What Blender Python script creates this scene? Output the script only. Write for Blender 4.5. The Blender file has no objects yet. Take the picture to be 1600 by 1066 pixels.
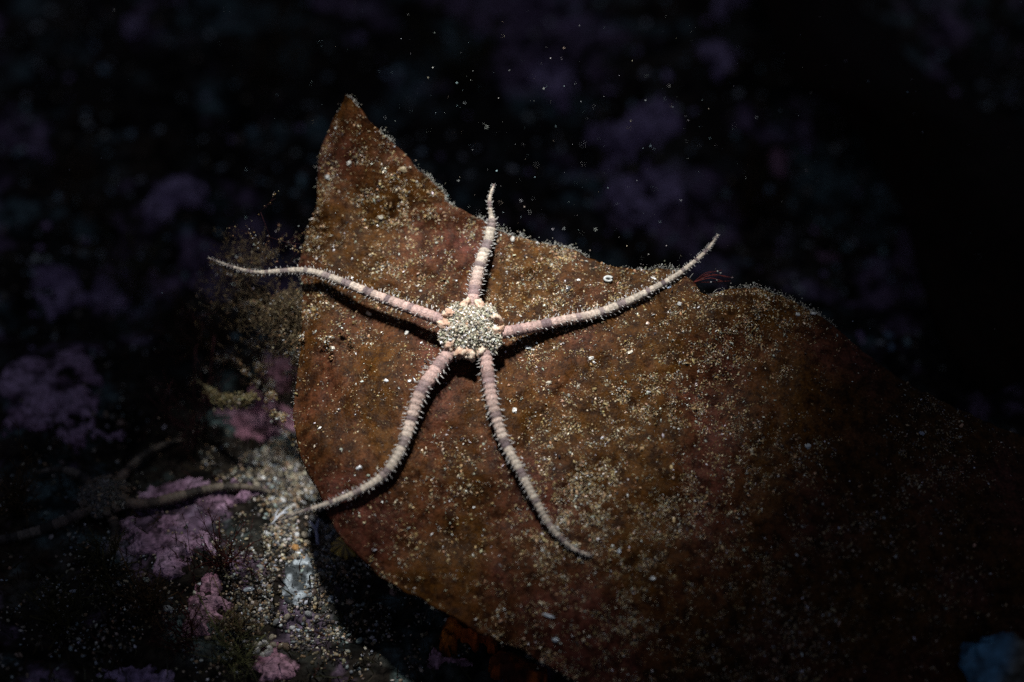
import bpy, math
import numpy as np
from mathutils import Vector, Matrix

# ------------------------------------------------------------------ camera, water light, torch, exposure
# 1 Blender unit = 1 cm.  Ground is z ~ 0, the camera looks down at 48 degrees.
SC = bpy.context.scene
PITCH = math.radians(48.0)
SP, CP = math.sin(PITCH), math.cos(PITCH)
FOCUS = 20.0
CAM = np.array([0.0, -FOCUS * CP, 17.1])
RIGHT = np.array([1.0, 0.0, 0.0])
UP = np.array([0.0, SP, CP])
FWD = np.array([0.0, CP, -SP])
W, Hh = 1600.0, 1066.0
LENS, SENSOR = 60.0, 36.0
K = SENSOR / LENS / W                      # tangent per photo pixel

cam_d = bpy.data.cameras.new('camera')
cam = bpy.data.objects.new('camera', cam_d)
SC.collection.objects.link(cam)
cam.location = CAM
cam.rotation_euler = (math.pi / 2 - PITCH, 0, 0)
cam_d.lens, cam_d.sensor_width = LENS, SENSOR
cam_d.clip_start, cam_d.clip_end = 0.1, 2000
cam_d.dof.use_dof = True
cam_d.dof.focus_distance = FOCUS - 0.17
cam_d.dof.aperture_fstop = 0.092
SC.camera = cam

world = bpy.data.worlds.new('World')
SC.world = world
world.use_nodes = True
bg = world.node_tree.nodes['Background']
bg.inputs[0].default_value = (0.58, 0.66, 1.0, 1)      # dim blue water light from all round
bg.inputs[1].default_value = 0.078

def cam_to_world(x, y, d):
    """x right, y up, d forward of the camera, all in cm"""
    return CAM + np.asarray(x)[..., None] * RIGHT + np.asarray(y)[..., None] * UP + np.asarray(d)[..., None] * FWD

torch_d = bpy.data.lights.new('dive_torch', 'SPOT')
torch = bpy.data.objects.new('dive_torch', torch_d)
SC.collection.objects.link(torch)
T_POS = cam_to_world(-2.8, 20.5, FOCUS - 12.5)
T_AIM = cam_to_world(-0.44, 0.66, FOCUS)
torch.location = T_POS
torch.rotation_euler = Vector(T_AIM - T_POS).to_track_quat('-Z', 'Y').to_euler()
torch_d.energy = 63000
torch.scale = (0.89, 0.68, 1.0)                 # the torch's snoot throws an oval beam
torch_d.color = (1.0, 0.98, 0.95)
torch_d.spot_size = math.radians(21.0)
torch_d.spot_blend = 1.0
torch_d.shadow_soft_size = 1.25

vs = SC.view_settings
vs.view_transform, vs.look, vs.exposure, vs.gamma = 'Standard', 'None', 0.0, 1.0
vs.use_curve_mapping = False
SC.cycles.use_denoising = False
SC.cycles.max_bounces = 5
SC.cycles.sample_clamp_indirect = 4.0

# ------------------------------------------------------------------ numeric helpers
RNG = np.random.default_rng(7)

def _hash(ix, iy, iz, seed):
    h = (ix.astype(np.int64) * 374761393 + iy.astype(np.int64) * 668265263 + iz.astype(np.int64) * 2147483647 + seed * 974711) & 0xFFFFFFFF
    h = ((h ^ (h >> 13)) * 1274126177) & 0xFFFFFFFF
    h = ((h ^ (h >> 16)) * 2246822519) & 0xFFFFFFFF
    return ((h ^ (h >> 15)) & 0xFFFFFF).astype(np.float64) / 0xFFFFFF

def vnoise(x, y, z=None, seed=0):
    """value noise in -1..1"""
    x = np.asarray(x, float); y = np.asarray(y, float)
    z = np.zeros_like(x) if z is None else np.asarray(z, float)
    ix, iy, iz = np.floor(x), np.floor(y), np.floor(z)
    fx, fy, fz = x - ix, y - iy, z - iz
    fx, fy, fz = [f * f * f * (f * (f * 6 - 15) + 10) for f in (fx, fy, fz)]
    r = 0
    for dx in (0, 1):
        for dy in (0, 1):
            for dz in (0, 1):
                wgt = (fx if dx else 1 - fx) * (fy if dy else 1 - fy) * (fz if dz else 1 - fz)
                r = r + wgt * _hash(ix + dx, iy + dy, iz + dz, seed)
    return r * 2 - 1

def fbm(x, y, z=None, seed=0, octv=4, gain=0.5):
    r, a, f, t = 0, 1.0, 1.0, 0.0
    for o in range(octv):
        r = r + a * vnoise(np.asarray(x) * f + 13.7 * o, np.asarray(y) * f - 7.1 * o, None if z is None else np.asarray(z) * f, seed + o)
        t += a; a *= gain; f *= 2.03
    return r / t

def smooth(e0, e1, x):
    t = np.clip((np.asarray(x, float) - e0) / (e1 - e0), 0, 1)
    return t * t * (3 - 2 * t)

def unit(v):
    return v / np.maximum(np.linalg.norm(v, axis=-1, keepdims=True), 1e-9)

def P(px, py, d):
    """photo pixel + forward distance -> world point"""
    px = np.asarray(px, float); py = np.asarray(py, float); d = np.asarray(d, float)
    return cam_to_world((px - W / 2) * K * d, (Hh / 2 - py) * K * d, d)

def spline(pts, n):
    """Catmull-Rom through pts (m,k), resampled to n points by arc length"""
    pts = np.asarray(pts, float)
    q = np.vstack([2 * pts[0] - pts[1], pts, 2 * pts[-1] - pts[-2]])
    out = []
    for i in range(1, len(q) - 2):
        t = np.linspace(0, 1, 24, endpoint=False)[:, None]
        a, b, c, d = q[i - 1], q[i], q[i + 1], q[i + 2]
        out.append(0.5 * (2 * b + (c - a) * t + (2 * a - 5 * b + 4 * c - d) * t ** 2 + (3 * b - a - 3 * c + d) * t ** 3))
    out = np.vstack(out + [pts[-1:]])
    s = np.r_[0, np.cumsum(np.linalg.norm(np.diff(out[:, :2], axis=0), axis=1))]
    ss = np.linspace(0, s[-1], n)
    return np.stack([np.interp(ss, s, out[:, k]) for k in range(out.shape[1])], 1)

# ------------------------------------------------------------------ mesh helpers
COL = SC.collection

def mesh_data(name, v, f, col=None, smooth_shade=True):
    v = np.asarray(v, np.float32); f = np.asarray(f, np.int32)
    me = bpy.data.meshes.new(name)
    k = f.shape[1]
    me.vertices.add(len(v)); me.vertices.foreach_set('co', v.ravel())
    me.loops.add(f.size); me.loops.foreach_set('vertex_index', f.ravel())
    me.polygons.add(len(f))
    me.polygons.foreach_set('loop_start', np.arange(0, f.size, k, dtype=np.int32))
    me.polygons.foreach_set('loop_total', np.full(len(f), k, np.int32))
    me.polygons.foreach_set('use_smooth', np.full(len(f), smooth_shade))
    if col is not None:
        a = me.color_attributes.new('tint', 'FLOAT_COLOR', 'POINT')
        c4 = np.ones((len(v), 4), np.float32); c4[:, :3] = np.asarray(col, np.float32)
        a.data.foreach_set('color', c4.ravel())
    me.update(calc_edges=True)
    me.validate()
    return me

def obj(name, me, mat, parent=None, loc=None):
    o = bpy.data.objects.new(name, me)
    COL.objects.link(o)
    if mat is not None and len(me.materials) == 0:
        me.materials.append(mat)
    if parent is not None:
        o.parent = parent
    if loc is not None:
        o.location = loc
    return o

def tag(o, label=None, cat=None, group=None, kind=None):
    if label: o['label'] = label
    if cat: o['category'] = cat
    if group: o['group'] = group
    if kind: o['kind'] = kind
    return o

def empty(name, loc):
    o = bpy.data.objects.new(name, None)
    COL.objects.link(o); o.location = loc
    o.empty_display_size = 0.2
    return o

def join(parts):
    vs_, fs_, cs_, n = [], [], [], 0
    for p in parts:
        vs_.append(p[0]); fs_.append(np.asarray(p[1]) + n); cs_.append(np.broadcast_to(p[2], p[0].shape)); n += len(p[0])
    return np.vstack(vs_), np.vstack(fs_), np.vstack(cs_)

OCT_V = np.array([[1, 0, 0], [-1, 0, 0], [0, 1, 0], [0, -1, 0], [0, 0, 1], [0, 0, -1]], float)
OCT_F = np.array([[0, 2, 4], [2, 1, 4], [1, 3, 4], [3, 0, 4], [2, 0, 5], [1, 2, 5], [3, 1, 5], [0, 3, 5]])

def ico(sub=0):
    g = (1 + 5 ** 0.5) / 2
    v = [(-1, g, 0), (1, g, 0), (-1, -g, 0), (1, -g, 0), (0, -1, g), (0, 1, g), (0, -1, -g), (0, 1, -g), (g, 0, -1), (g, 0, 1), (-g, 0, -1), (-g, 0, 1)]
    f = [(0, 11, 5), (0, 5, 1), (0, 1, 7), (0, 7, 10), (0, 10, 11), (1, 5, 9), (5, 11, 4), (11, 10, 2), (10, 7, 6), (7, 1, 8), (3, 9, 4), (3, 4, 2), (3, 2, 6), (3, 6, 8), (3, 8, 9), (4, 9, 5), (2, 4, 11), (6, 2, 10), (8, 6, 7), (9, 8, 1)]
    v = [np.array(a, float) / np.linalg.norm(a) for a in v]
    for _ in range(sub):
        cache, nf = {}, []
        def mid(a, b):
            k = (min(a, b), max(a, b))
            if k not in cache:
                m = v[a] + v[b]; v.append(m / np.linalg.norm(m)); cache[k] = len(v) - 1
            return cache[k]
        for a, b, c in f:
            x, y, z = mid(a, b), mid(b, c), mid(c, a)
            nf += [(a, x, z), (b, y, x), (c, z, y), (x, y, z)]
        f = nf
    return np.array(v), np.array(f)

ICO0, ICO1, ICO2, ICO3 = ico(0), ico(1), ico(2), ico(3)

def rand_rot(n, rng):
    q = unit(rng.normal(size=(n, 4)))
    w, x, y, z = q.T
    return np.stack([1 - 2 * (y * y + z * z), 2 * (x * y - z * w), 2 * (x * z + y * w),
                     2 * (x * y + z * w), 1 - 2 * (x * x + z * z), 2 * (y * z - x * w),
                     2 * (x * z - y * w), 2 * (y * z + x * w), 1 - 2 * (x * x + y * y)], 1).reshape(n, 3, 3)

def frame_rot(nrm, rng):
    """rotations whose third axis is nrm, spun at random"""
    n = unit(nrm)
    a = unit(np.cross(n, unit(rng.normal(size=n.shape))))
    b = np.cross(n, a)
    return np.stack([a, b, n], 2)

def grains(pos, size, col, rng, base=(OCT_V, OCT_F), rot=None, jit=0.3):
    n = len(pos)
    bv, bf = base
    v = bv[None] * (1 + jit * rng.uniform(-1, 1, (n, len(bv), 1)))
    v = v * np.asarray(size).reshape(n, 1, -1)
    R = rand_rot(n, rng) if rot is None else rot
    v = np.einsum('nij,nkj->nki', R, v) + pos[:, None]
    f = bf[None] + (np.arange(n) * len(bv))[:, None, None]
    c = np.repeat(np.asarray(col)[:, None], len(bv), 1)
    return v.reshape(-1, 3), f.reshape(-1, 3), c.reshape(-1, 3)

def pick(pal, wts, n, rng, var=0.25):
    pal = np.asarray(pal, float); wts = np.asarray(wts, float)
    c = pal[rng.choice(len(pal), n, p=wts / wts.sum())]
    return c * (1 + var * rng.uniform(-1, 1, (n, 1))) * (1 + 0.08 * rng.uniform(-1, 1, (n, 3)))

def tube(path, rad, sides=6, col=(1, 1, 1), flat=1.0, nrm=None, twist=None):
    """tube along path (n,3) with radius array; quads (ends closed by shrinking)"""
    path = np.asarray(path, float); n = len(path)
    rad = np.broadcast_to(np.asarray(rad, float), (n,))
    t = unit(np.gradient(path, axis=0))
    ref = np.array([0.13, 0.21, 1.0]) if nrm is None else np.asarray(nrm)
    s = unit(np.cross(t, np.broadcast_to(ref, t.shape)))
    u = np.cross(s, t)
    a = np.arange(sides) / sides * 2 * math.pi
    v = path[:, None] + rad[:, None, None] * (np.cos(a)[None, :, None] * s[:, None] + flat * np.sin(a)[None, :, None] * u[:, None])
    i = np.arange(n - 1)[:, None] * sides; j = np.arange(sides)[None]; j2 = (j + 1) % sides
    f = np.stack([i + j, i + j2, i + sides + j2, i + sides + j], 2).reshape(-1, 4)
    f = np.vstack([f[:, [0, 1, 2]], f[:, [0, 2, 3]]])
    v = v.reshape(-1, 3)
    c = np.repeat(np.broadcast_to(np.asarray(col, float), (n, 3)), sides, 0)
    # end caps as fans
    m = len(v)
    v = np.vstack([v, path[:1], path[-1:]]); c = np.vstack([c, c[:1], c[-1:]])
    k = np.arange(sides); k2 = (k + 1) % sides
    f = np.vstack([f, np.stack([k2, k, np.full(sides, m)], 1), np.stack([(n - 1) * sides + k, (n - 1) * sides + k2, np.full(sides, m + 1)], 1)])
    return v, f, c

# ------------------------------------------------------------------ materials
def material(name, rough=0.6, spec=0.25, tint=True, base=(0.5, 0.5, 0.5), nscale=6.0, nlow=0.6, nhigh=1.3, bump=0.0, bscale=30.0, trans=0.0, bdist=0.02, detail=4, sss=0.0, pits=None):
    m = bpy.data.materials.new(name); m.use_nodes = True
    nt = m.node_tree; N, L = nt.nodes, nt.links
    b = N['Principled BSDF']
    b.inputs['Roughness'].default_value = rough
    b.inputs['Specular IOR Level'].default_value = spec
    tc = N.new('ShaderNodeTexCoord')
    if tint:
        src = N.new('ShaderNodeAttribute'); src.attribute_name = 'tint'; out = src.outputs['Color']
    else:
        src = N.new('ShaderNodeRGB'); src.outputs[0].default_value = (*base, 1); out = src.outputs[0]
    nz = N.new('ShaderNodeTexNoise'); nz.inputs['Scale'].default_value = nscale; nz.inputs['Detail'].default_value = detail
    L.new(tc.outputs['Object'], nz.inputs['Vector'])
    mr = N.new('ShaderNodeMapRange'); mr.inputs['From Min'].default_value = 0.3; mr.inputs['From Max'].default_value = 0.7
    mr.inputs['To Min'].default_value = nlow; mr.inputs['To Max'].default_value = nhigh
    L.new(nz.outputs['Fac'], mr.inputs['Value'])
    mx = N.new('ShaderNodeMix'); mx.data_type = 'RGBA'; mx.blend_type = 'MULTIPLY'; mx.inputs['Factor'].default_value = 1
    L.new(out, mx.inputs['A']); L.new(mr.outputs['Result'], mx.inputs['B'])
    res = mx.outputs['Result']
    L.new(res, b.inputs['Base Color'])
    if sss:
        b.inputs['Subsurface Weight'].default_value = sss
        b.inputs['Subsurface Radius'].default_value = (0.06, 0.03, 0.02)
        b.inputs['Subsurface Scale'].default_value = 1.0
    if bump:
        nb = N.new('ShaderNodeTexNoise'); nb.inputs['Scale'].default_value = bscale; nb.inputs['Detail'].default_value = 5
        L.new(tc.outputs['Object'], nb.inputs['Vector'])
        bp = N.new('ShaderNodeBump'); bp.inputs['Strength'].default_value = bump; bp.inputs['Distance'].default_value = bdist
        L.new(nb.outputs['Fac'], bp.inputs['Height']); L.new(bp.outputs['Normal'], b.inputs['Normal'])
    if trans:
        tr = N.new('ShaderNodeBsdfTranslucent'); L.new(res, tr.inputs['Color'])
        ms = N.new('ShaderNodeMixShader'); ms.inputs[0].default_value = trans
        L.new(b.outputs[0], ms.inputs[1]); L.new(tr.outputs[0], ms.inputs[2])
        L.new(ms.outputs[0], N['Material Output'].inputs['Surface'])
    return m

M = {}
M['rock'] = material('reef_rock', 0.9, 0.1, nscale=9, nlow=0.25, nhigh=1.7, bump=1.0, bscale=14, bdist=0.08, detail=7)
M['grain'] = material('mineral_grain', 0.35, 0.5, nscale=40, nlow=0.7, nhigh=1.25)
M['pebble'] = material('pebble', 0.4, 0.35, nscale=18, nlow=0.55, nhigh=1.3, bump=0.4, bscale=60)
M['shell'] = material('shell', 0.25, 0.5, nscale=24, nlow=0.8, nhigh=1.1, bump=0.2, bscale=50)
M['crust'] = material('coralline_crust', 0.7, 0.15, nscale=14, nlow=0.4, nhigh=1.4, bump=1.0, bscale=22, bdist=0.05, detail=6)
M['sponge'] = material('orange_sponge', 0.8, 0.15, nscale=7, nlow=0.35, nhigh=1.4, bump=0.9, bscale=18, bdist=0.05)
M['algae'] = material('filamentous_algae', 0.7, 0.15, nscale=10, nlow=0.6, nhigh=1.3, trans=0.25)
M['skin'] = material('brittle_star_skin', 0.55, 0.25, nscale=46, nlow=0.58, nhigh=1.28, bump=0.7, bscale=60, bdist=0.016, sss=0.1)
M['spine'] = material('glassy_spine', 0.25, 0.45, nscale=20, nlow=0.85, nhigh=1.1, trans=0.3)
M['speck'] = material('drifting_speck', 0.5, 0.3, nscale=20, nlow=0.8, nhigh=1.1)
M['jelly'] = material('sea_squirt', 0.3, 0.4, nscale=6, nlow=0.6, nhigh=1.3, bump=0.3, bscale=10, trans=0.2)

def kelp_material(name, dark=1.0):
    m = bpy.data.materials.new(name); m.use_nodes = True
    nt = m.node_tree; N, L = nt.nodes, nt.links
    b = N['Principled BSDF']
    tc = N.new('ShaderNodeTexCoord')
    def noise(scale, detail=4, stretch=None, rough=0.55):
        n = N.new('ShaderNodeTexNoise'); n.inputs['Scale'].default_value = scale; n.inputs['Detail'].default_value = detail
        n.inputs['Roughness'].default_value = rough
        if stretch:
            mp = N.new('ShaderNodeMapping'); mp.inputs['Scale'].default_value = stretch
            L.new(tc.outputs['Object'], mp.inputs['Vector']); L.new(mp.outputs[0], n.inputs['Vector'])
        else:
            L.new(tc.outputs['Object'], n.inputs['Vector'])
        return n.outputs['Fac']
    def ramp(fac, stops):
        r = N.new('ShaderNodeValToRGB'); e = r.color_ramp.elements
        while len(e) < len(stops): e.new(0.5)
        for k, (p, c) in enumerate(stops):
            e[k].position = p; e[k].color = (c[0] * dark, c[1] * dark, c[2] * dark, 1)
        L.new(fac, r.inputs[0]); return r.outputs[0]
    def mix(a, c, fac, mode='MIX'):
        x = N.new('ShaderNodeMix'); x.data_type = 'RGBA'; x.blend_type = mode
        if isinstance(fac, float): x.inputs['Factor'].default_value = fac
        else: L.new(fac, x.inputs['Factor'])
        L.new(a, x.inputs['A']); L.new(c, x.inputs['B']); return x.outputs['Result']
    def rng_(fac, a, c, lo, hi):
        r = N.new('ShaderNodeMapRange'); r.inputs['From Min'].default_value = a; r.inputs['From Max'].default_value = c
        r.inputs['To Min'].default_value = lo; r.inputs['To Max'].default_value = hi
        L.new(fac, r.inputs['Value']); return r.outputs['Result']
    brown = ramp(noise(1.6), [(0.30, (0.058, 0.0215, 0.003)), (0.52, (0.096, 0.037, 0.005)), (0.75, (0.142, 0.059, 0.007))])
    red = ramp(noise(2.3), [(0.3, (0.072, 0.020, 0.014)), (0.7, (0.150, 0.044, 0.034))])
    c = mix(brown, red, rng_(noise(0.8, 5), 0.45, 0.63, 0.0, 0.85))
    # dark olive film and fine mottling
    film = ramp(noise(8.0, 7, None, 0.65), [(0.40, (0.14, 0.09, 0.05)), (0.58, (1, 1, 1))])
    c = mix(c, film, 0.8, 'MULTIPLY')
    streak = rng_(noise(3.0, 4, (4.0, 0.5, 0.5)), 0.35, 0.65, 0.7, 1.15)
    c = mix(c, streak, 0.6, 'MULTIPLY')
    fine = rng_(noise(30.0, 5, None, 0.65), 0.35, 0.65, 0.58, 1.36)
    c = mix(c, fine, 1.0, 'MULTIPLY')
    dust = N.new('ShaderNodeMath'); dust.operation = 'MULTIPLY'
    L.new(rng_(noise(42.0, 6, None, 0.7), 0.55, 0.68, 0.0, 0.55), dust.inputs[0]); L.new(rng_(noise(3.2, 5), 0.40, 0.62, 0.08, 1.0), dust.inputs[1])
    tan = ramp(noise(25.0, 3), [(0.35, (0.15, 0.09, 0.035)), (0.65, (0.34, 0.25, 0.13))])
    c = mix(c, tan, dust.outputs[0])
    L.new(c, b.inputs['Base Color'])
    b.inputs['Roughness'].default_value = 0.5
    b.inputs['Specular IOR Level'].default_value = 0.08
    hb = N.new('ShaderNodeMath'); hb.operation = 'ADD'
    L.new(noise(9.0, 5), hb.inputs[0]); L.new(noise(45.0, 3), hb.inputs[1])
    bp = N.new('ShaderNodeBump'); bp.inputs['Strength'].default_value = 0.32; bp.inputs['Distance'].default_value = 0.04
    L.new(hb.outputs[0], bp.inputs['Height']); L.new(bp.outputs['Normal'], b.inputs['Normal'])
    tr = N.new('ShaderNodeBsdfTranslucent'); L.new(c, tr.inputs['Color'])
    ms = N.new('ShaderNodeMixShader'); ms.inputs[0].default_value = 0.30
    L.new(b.outputs[0], ms.inputs[1]); L.new(tr.outputs[0], ms.inputs[2])
    L.new(ms.outputs[0], N['Material Output'].inputs['Surface'])
    return m

M['kelp'] = kelp_material('kelp_skin')
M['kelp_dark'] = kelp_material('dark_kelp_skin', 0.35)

# ------------------------------------------------------------------ the reef floor
def ground_h(x, y):
    h = 0.55 * fbm(x * 0.22, y * 0.22, seed=3, octv=3) + 0.28 * fbm(x * 0.8, y * 0.8, seed=9, octv=4)
    h = h + 0.10 * np.abs(fbm(x * 2.4, y * 2.4, seed=21, octv=3))
    h = h + 0.62 * np.exp(-((x + 4.2) / 3.2) ** 2 - ((y + 2.2) / 2.6) ** 2)      # low mound at lower left
    # hollow in the middle, where the kelp overhangs
    return h - 0.25 - 0.35 * np.exp(-((x - 1) / 5) ** 2 - (y / 4) ** 2)

def G(px, py):
    """where the ray through a photo pixel meets the reef floor"""
    px = np.asarray(px, float); py = np.asarray(py, float)
    dx = (px - W / 2) * K; dy = (Hh / 2 - py) * K
    dr = dx[..., None] * RIGHT + dy[..., None] * UP + FWD
    d = -CAM[2] / dr[..., 2]
    for _ in range(14):
        p = CAM + dr * d[..., None]
        dn = (ground_h(p[..., 0], p[..., 1]) - CAM[2]) / dr[..., 2]
        d = d + 0.6 * (dn - d)
    return CAM + dr * d[..., None]

def g_normal(p, e=0.05):
    x, y = p[..., 0], p[..., 1]
    gx = (ground_h(x + e, y) - ground_h(x - e, y)) / (2 * e)
    gy = (ground_h(x, y + e) - ground_h(x, y - e)) / (2 * e)
    return unit(np.stack([-gx, -gy, np.ones_like(gx)], -1))

def axis_coords(lo, hi, step, far):
    mid = np.arange(lo, hi + step, step)
    k = np.cumsum(step * 1.16 ** np.arange(1, 60)); k = k[k < far]
    return np.r_[(lo - k)[::-1], mid, hi + k]

gx = axis_coords(-9.5, 9.5, 0.055, 150); gy = axis_coords(-6.5, 9.5, 0.06, 150)
X, Y = np.meshgrid(gx, gy)
Z = ground_h(X, Y)
v = np.stack([X, Y, Z], -1).reshape(-1, 3)
nx, ny = len(gx), len(gy)
i = (np.arange(ny - 1)[:, None] * nx + np.arange(nx - 1)[None]).ravel()
f = np.stack([i, i + 1, i + nx + 1, i + nx], 1)
k1 = fbm(v[:, 0] * 0.5, v[:, 1] * 0.5, seed=31, octv=4)[:, None]
k2 = fbm(v[:, 0] * 1.7, v[:, 1] * 1.7, seed=41, octv=4)[:, None]
c = np.array([0.022, 0.018, 0.014]) + smooth(0.0, 0.5, k1) * np.array([0.026, 0.016, 0.008]) + smooth(0.1, 0.5, k2) * np.array([0.025, 0.034, 0.032])
k3 = fbm(v[:, 0] * 0.75 + 4, v[:, 1] * 0.75, seed=45, octv=5, gain=0.65)[:, None]
k4 = fbm(v[:, 0] * 1.1, v[:, 1] * 1.1 + 8, seed=49, octv=5, gain=0.65)[:, None]
c = c + smooth(0.12, 0.34, k3) * np.array([0.17, 0.11, 0.18]) + smooth(0.14, 0.40, k4) * np.array([0.06, 0.105, 0.105])
k5 = fbm(v[:, 0] * 4.5, v[:, 1] * 4.5, seed=53, octv=3)[:, None]
c = c * (1 - 0.8 * smooth(0.0, 0.3, k5))
o = obj('seabed', mesh_data('seabed', v, f, c), M['rock']); tag(o, 'dark encrusted reef floor behind and below the kelp', kind='structure')

# ------------------------------------------------------------------ the big kelp blade
TOP = [(541, 148), (559, 168), (582, 193), (602, 214), (627, 236), (658, 269), (691, 300), (698, 315), (744, 340), (764, 353), (795, 366), (840, 378), (886, 388), (922, 403), (957, 416), (998, 422), (1036, 421), (1059, 425), (1084, 441), (1097, 459), (1118, 459), (1140, 452), (1180, 450), (1215, 462), (1252, 477), (1290, 500), (1330, 533), (1400, 588), (1500, 640), (1620, 690), (1800, 740)]
BOT = [(541, 148), (526, 178), (511, 208), (499, 245), (497, 280), (496, 317), (488, 340), (478, 363), (472, 395), (467, 413), (471, 445), (472, 476), (471, 522), (468, 560), (463, 600), (459, 635), (459, 658), (466, 698), (479, 733), (500, 774), (523, 825), (547, 858), (592, 900), (625, 921), (656, 935), (711, 966), (763, 996), (816, 1017), (862, 1045), (900, 1066), (1000, 1120), (1150, 1190), (1400, 1270), (1800, 1340)]

def kelp_d(px, py):
    """forward distance of the kelp skin at a photo pixel"""
    px = np.asarray(px, float); py = np.asarray(py, float)
    d = FOCUS - 0.0030 * (py - 520) - 0.0010 * np.clip(py - 540, 0, None) + 0.0000034 * np.clip(py - 560, 0, 520) ** 2
    left = np.clip(600 - px, 0, None) / 100.0
    d = d + 0.16 * left ** 2                                       # left margin rolls away
    d = d - 0.0032 * np.clip(360 - py, 0, None)                     # the tip stands up
    d = d + 0.16 * fbm(px / 230, py / 230, seed=51, octv=2) + 0.08 * fbm(px / 70, py / 90, seed=57, octv=3) + 0.012 * fbm(px / 16, py / 16, seed=59, octv=2)
    d = d + 0.05 * np.sin(px / 17.0 + 2.0 * np.sin(py / 120)) * (0.3 + 0.7 * smooth(380, 260, py)) * smooth(740, 600, px) * smooth(520, 420, py)   # pleats at the tip
    d = d - 0.22 * np.exp(-((px - 1110) / 75) ** 2 - ((py - 500) / 90) ** 2)         # hump at the notch
    d = d + 0.14 * np.exp(-((px - 1070 - (py - 500) * 0.25) / 45) ** 2) * smooth(520, 620, py) * smooth(950, 700, py)
    d = d + 0.45 * (np.clip(px - 1230, 0, None) / 200) ** 1.6 * smooth(900, 450, py)  # right shoulder falls away
    d = d + 0.10 * np.exp(-((px - 575) / 60) ** 2 - ((py - 500) / 60) ** 2)
    return d

def kelp_pt(px, py):
    return P(px, py, kelp_d(px, py))

def kelp_nrm(px, py, e=2.0):
    a = kelp_pt(np.asarray(px) + e, py) - kelp_pt(np.asarray(px) - e, py)
    b = kelp_pt(px, np.asarray(py) + e) - kelp_pt(px, np.asarray(py) - e)
    return unit(np.cross(b, a))

NU, NV = 460, 200
top = spline(TOP, NU); bot = spline(BOT, NU)
for e_, s_ in ((top, 61), (bot, 67)):
    s = np.arange(NU) * 4.0
    amp = np.minimum(1, np.arange(NU) / 10.0)
    e_[:, 1] += amp * 3.0 * fbm(s / 22, s * 0, seed=s_, octv=4); e_[:, 0] += amp * 2.5 * fbm(s / 19, s * 0 + 5, seed=s_ + 3, octv=4)
top[0] = bot[0] = (541, 148)
top[0, 0] += 1.5; bot[0, 0] -= 1.5
tt = np.linspace(0, 1, NV)[:, None, None]
uv = top[None] * (1 - tt) + bot[None] * tt                       # NV x NU x 2
front = kelp_pt(uv[..., 0], uv[..., 1])
nrm = kelp_nrm(uv[..., 0], uv[..., 1])
edge = np.minimum(1, np.minimum(tt[..., 0], 1 - tt[..., 0]) * 24)      # thins towards the margin
thick = 0.035 + 0.035 * edge
back = front - nrm * thick[..., None]
v = np.vstack([front.reshape(-1, 3), back.reshape(-1, 3)])
i = (np.arange(NV - 1)[:, None] * NU + np.arange(NU - 1)[None]).ravel()
n0 = NU * NV
fr = np.stack([i, i + NU, i + NU + 1, i + 1], 1)
ring = np.r_[np.arange(NU), np.arange(1, NV) * NU + NU - 1, (NV - 1) * NU + np.arange(NU - 2, -1, -1), np.arange(NV - 2, 0, -1) * NU]
r2 = np.roll(ring, -1)
f = np.vstack([fr, fr[:, ::-1] + n0, np.stack([ring, r2, r2 + n0, ring + n0], 1)])
kelp = obj('kelp_blade', mesh_data('kelp_blade', v, f), M['kelp'])
tag(kelp, 'broad brown kelp blade with pointed tip, dusted with sediment, under the pale brittle star', 'kelp')

poly = np.vstack([top, bot[::-1]])
def inside(px, py, poly=poly):
    px = np.asarray(px); py = np.asarray(py); r = np.zeros(px.shape, bool)
    x1, y1 = poly[:, 0], poly[:, 1]; x2, y2 = np.roll(x1, -1), np.roll(y1, -1)
    for a, b, c_, d_ in zip(x1, y1, x2, y2):
        if b == d_: continue
        hit = ((b > py) != (d_ > py)) & (px < (c_ - a) * (py - b) / (d_ - b) + a)
        r ^= hit
    return r

# fine pale fuzz along the upper margin (part of the kelp)
def fuzz(edge_pts, n, rng, length, outward):
    idx = rng.integers(2, int(NU * 0.62), n)
    clump = fbm(idx / 14.0, idx * 0.0, seed=71, octv=2)
    idx = idx[clump + rng.uniform(-0.4, 0.35, n) > 0.02]
    q = edge_pts[idx]
    pts = P(q[:, 0], q[:, 1], kelp_d(q[:, 0], q[:, 1]) + 0.02)
    parts = []
    for p0 in pts:
        d_ = unit(outward + 0.75 * rng.normal(size=3)); L_ = length * rng.uniform(0.3, 1.2) ** 1.5
        bend = rng.normal(size=3) * 0.35
        s = np.linspace(0, 1, 4)[:, None]
        path = p0 + L_ * (d_ * s + bend * s ** 2)
        parts.append(tube(path, np.linspace(0.0045, 0.0022, 4), 3, (0.42, 0.42, 0.38)))
    tips = pts + outward * length * rng.uniform(0.0, 0.8, (len(pts), 1)) + rng.normal(size=(len(pts), 3)) * 0.025
    parts.append(grains(tips, rng.uniform(0.003, 0.010, (len(tips), 1)), pick([(0.5, 0.5, 0.46), (0.35, 0.33, 0.26)], [1, 1], len(tips), rng), rng))
    return join(parts)
rg = np.random.default_rng(5)
v, f, c = fuzz(top, 1100, rg, 0.04, unit(UP + 0.35 * RIGHT))
o = obj('edge_fuzz', mesh_data('edge_fuzz', v, f, c), M['algae'], kelp); tag(o, kind='stuff')
v, f, c = fuzz(bot, 260, rg, 0.03, unit(0.3 * UP - RIGHT))
o = obj('edge_fuzz', mesh_data('edge_fuzz', v, f, c), M['algae'], kelp); tag(o, kind='stuff')

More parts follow.
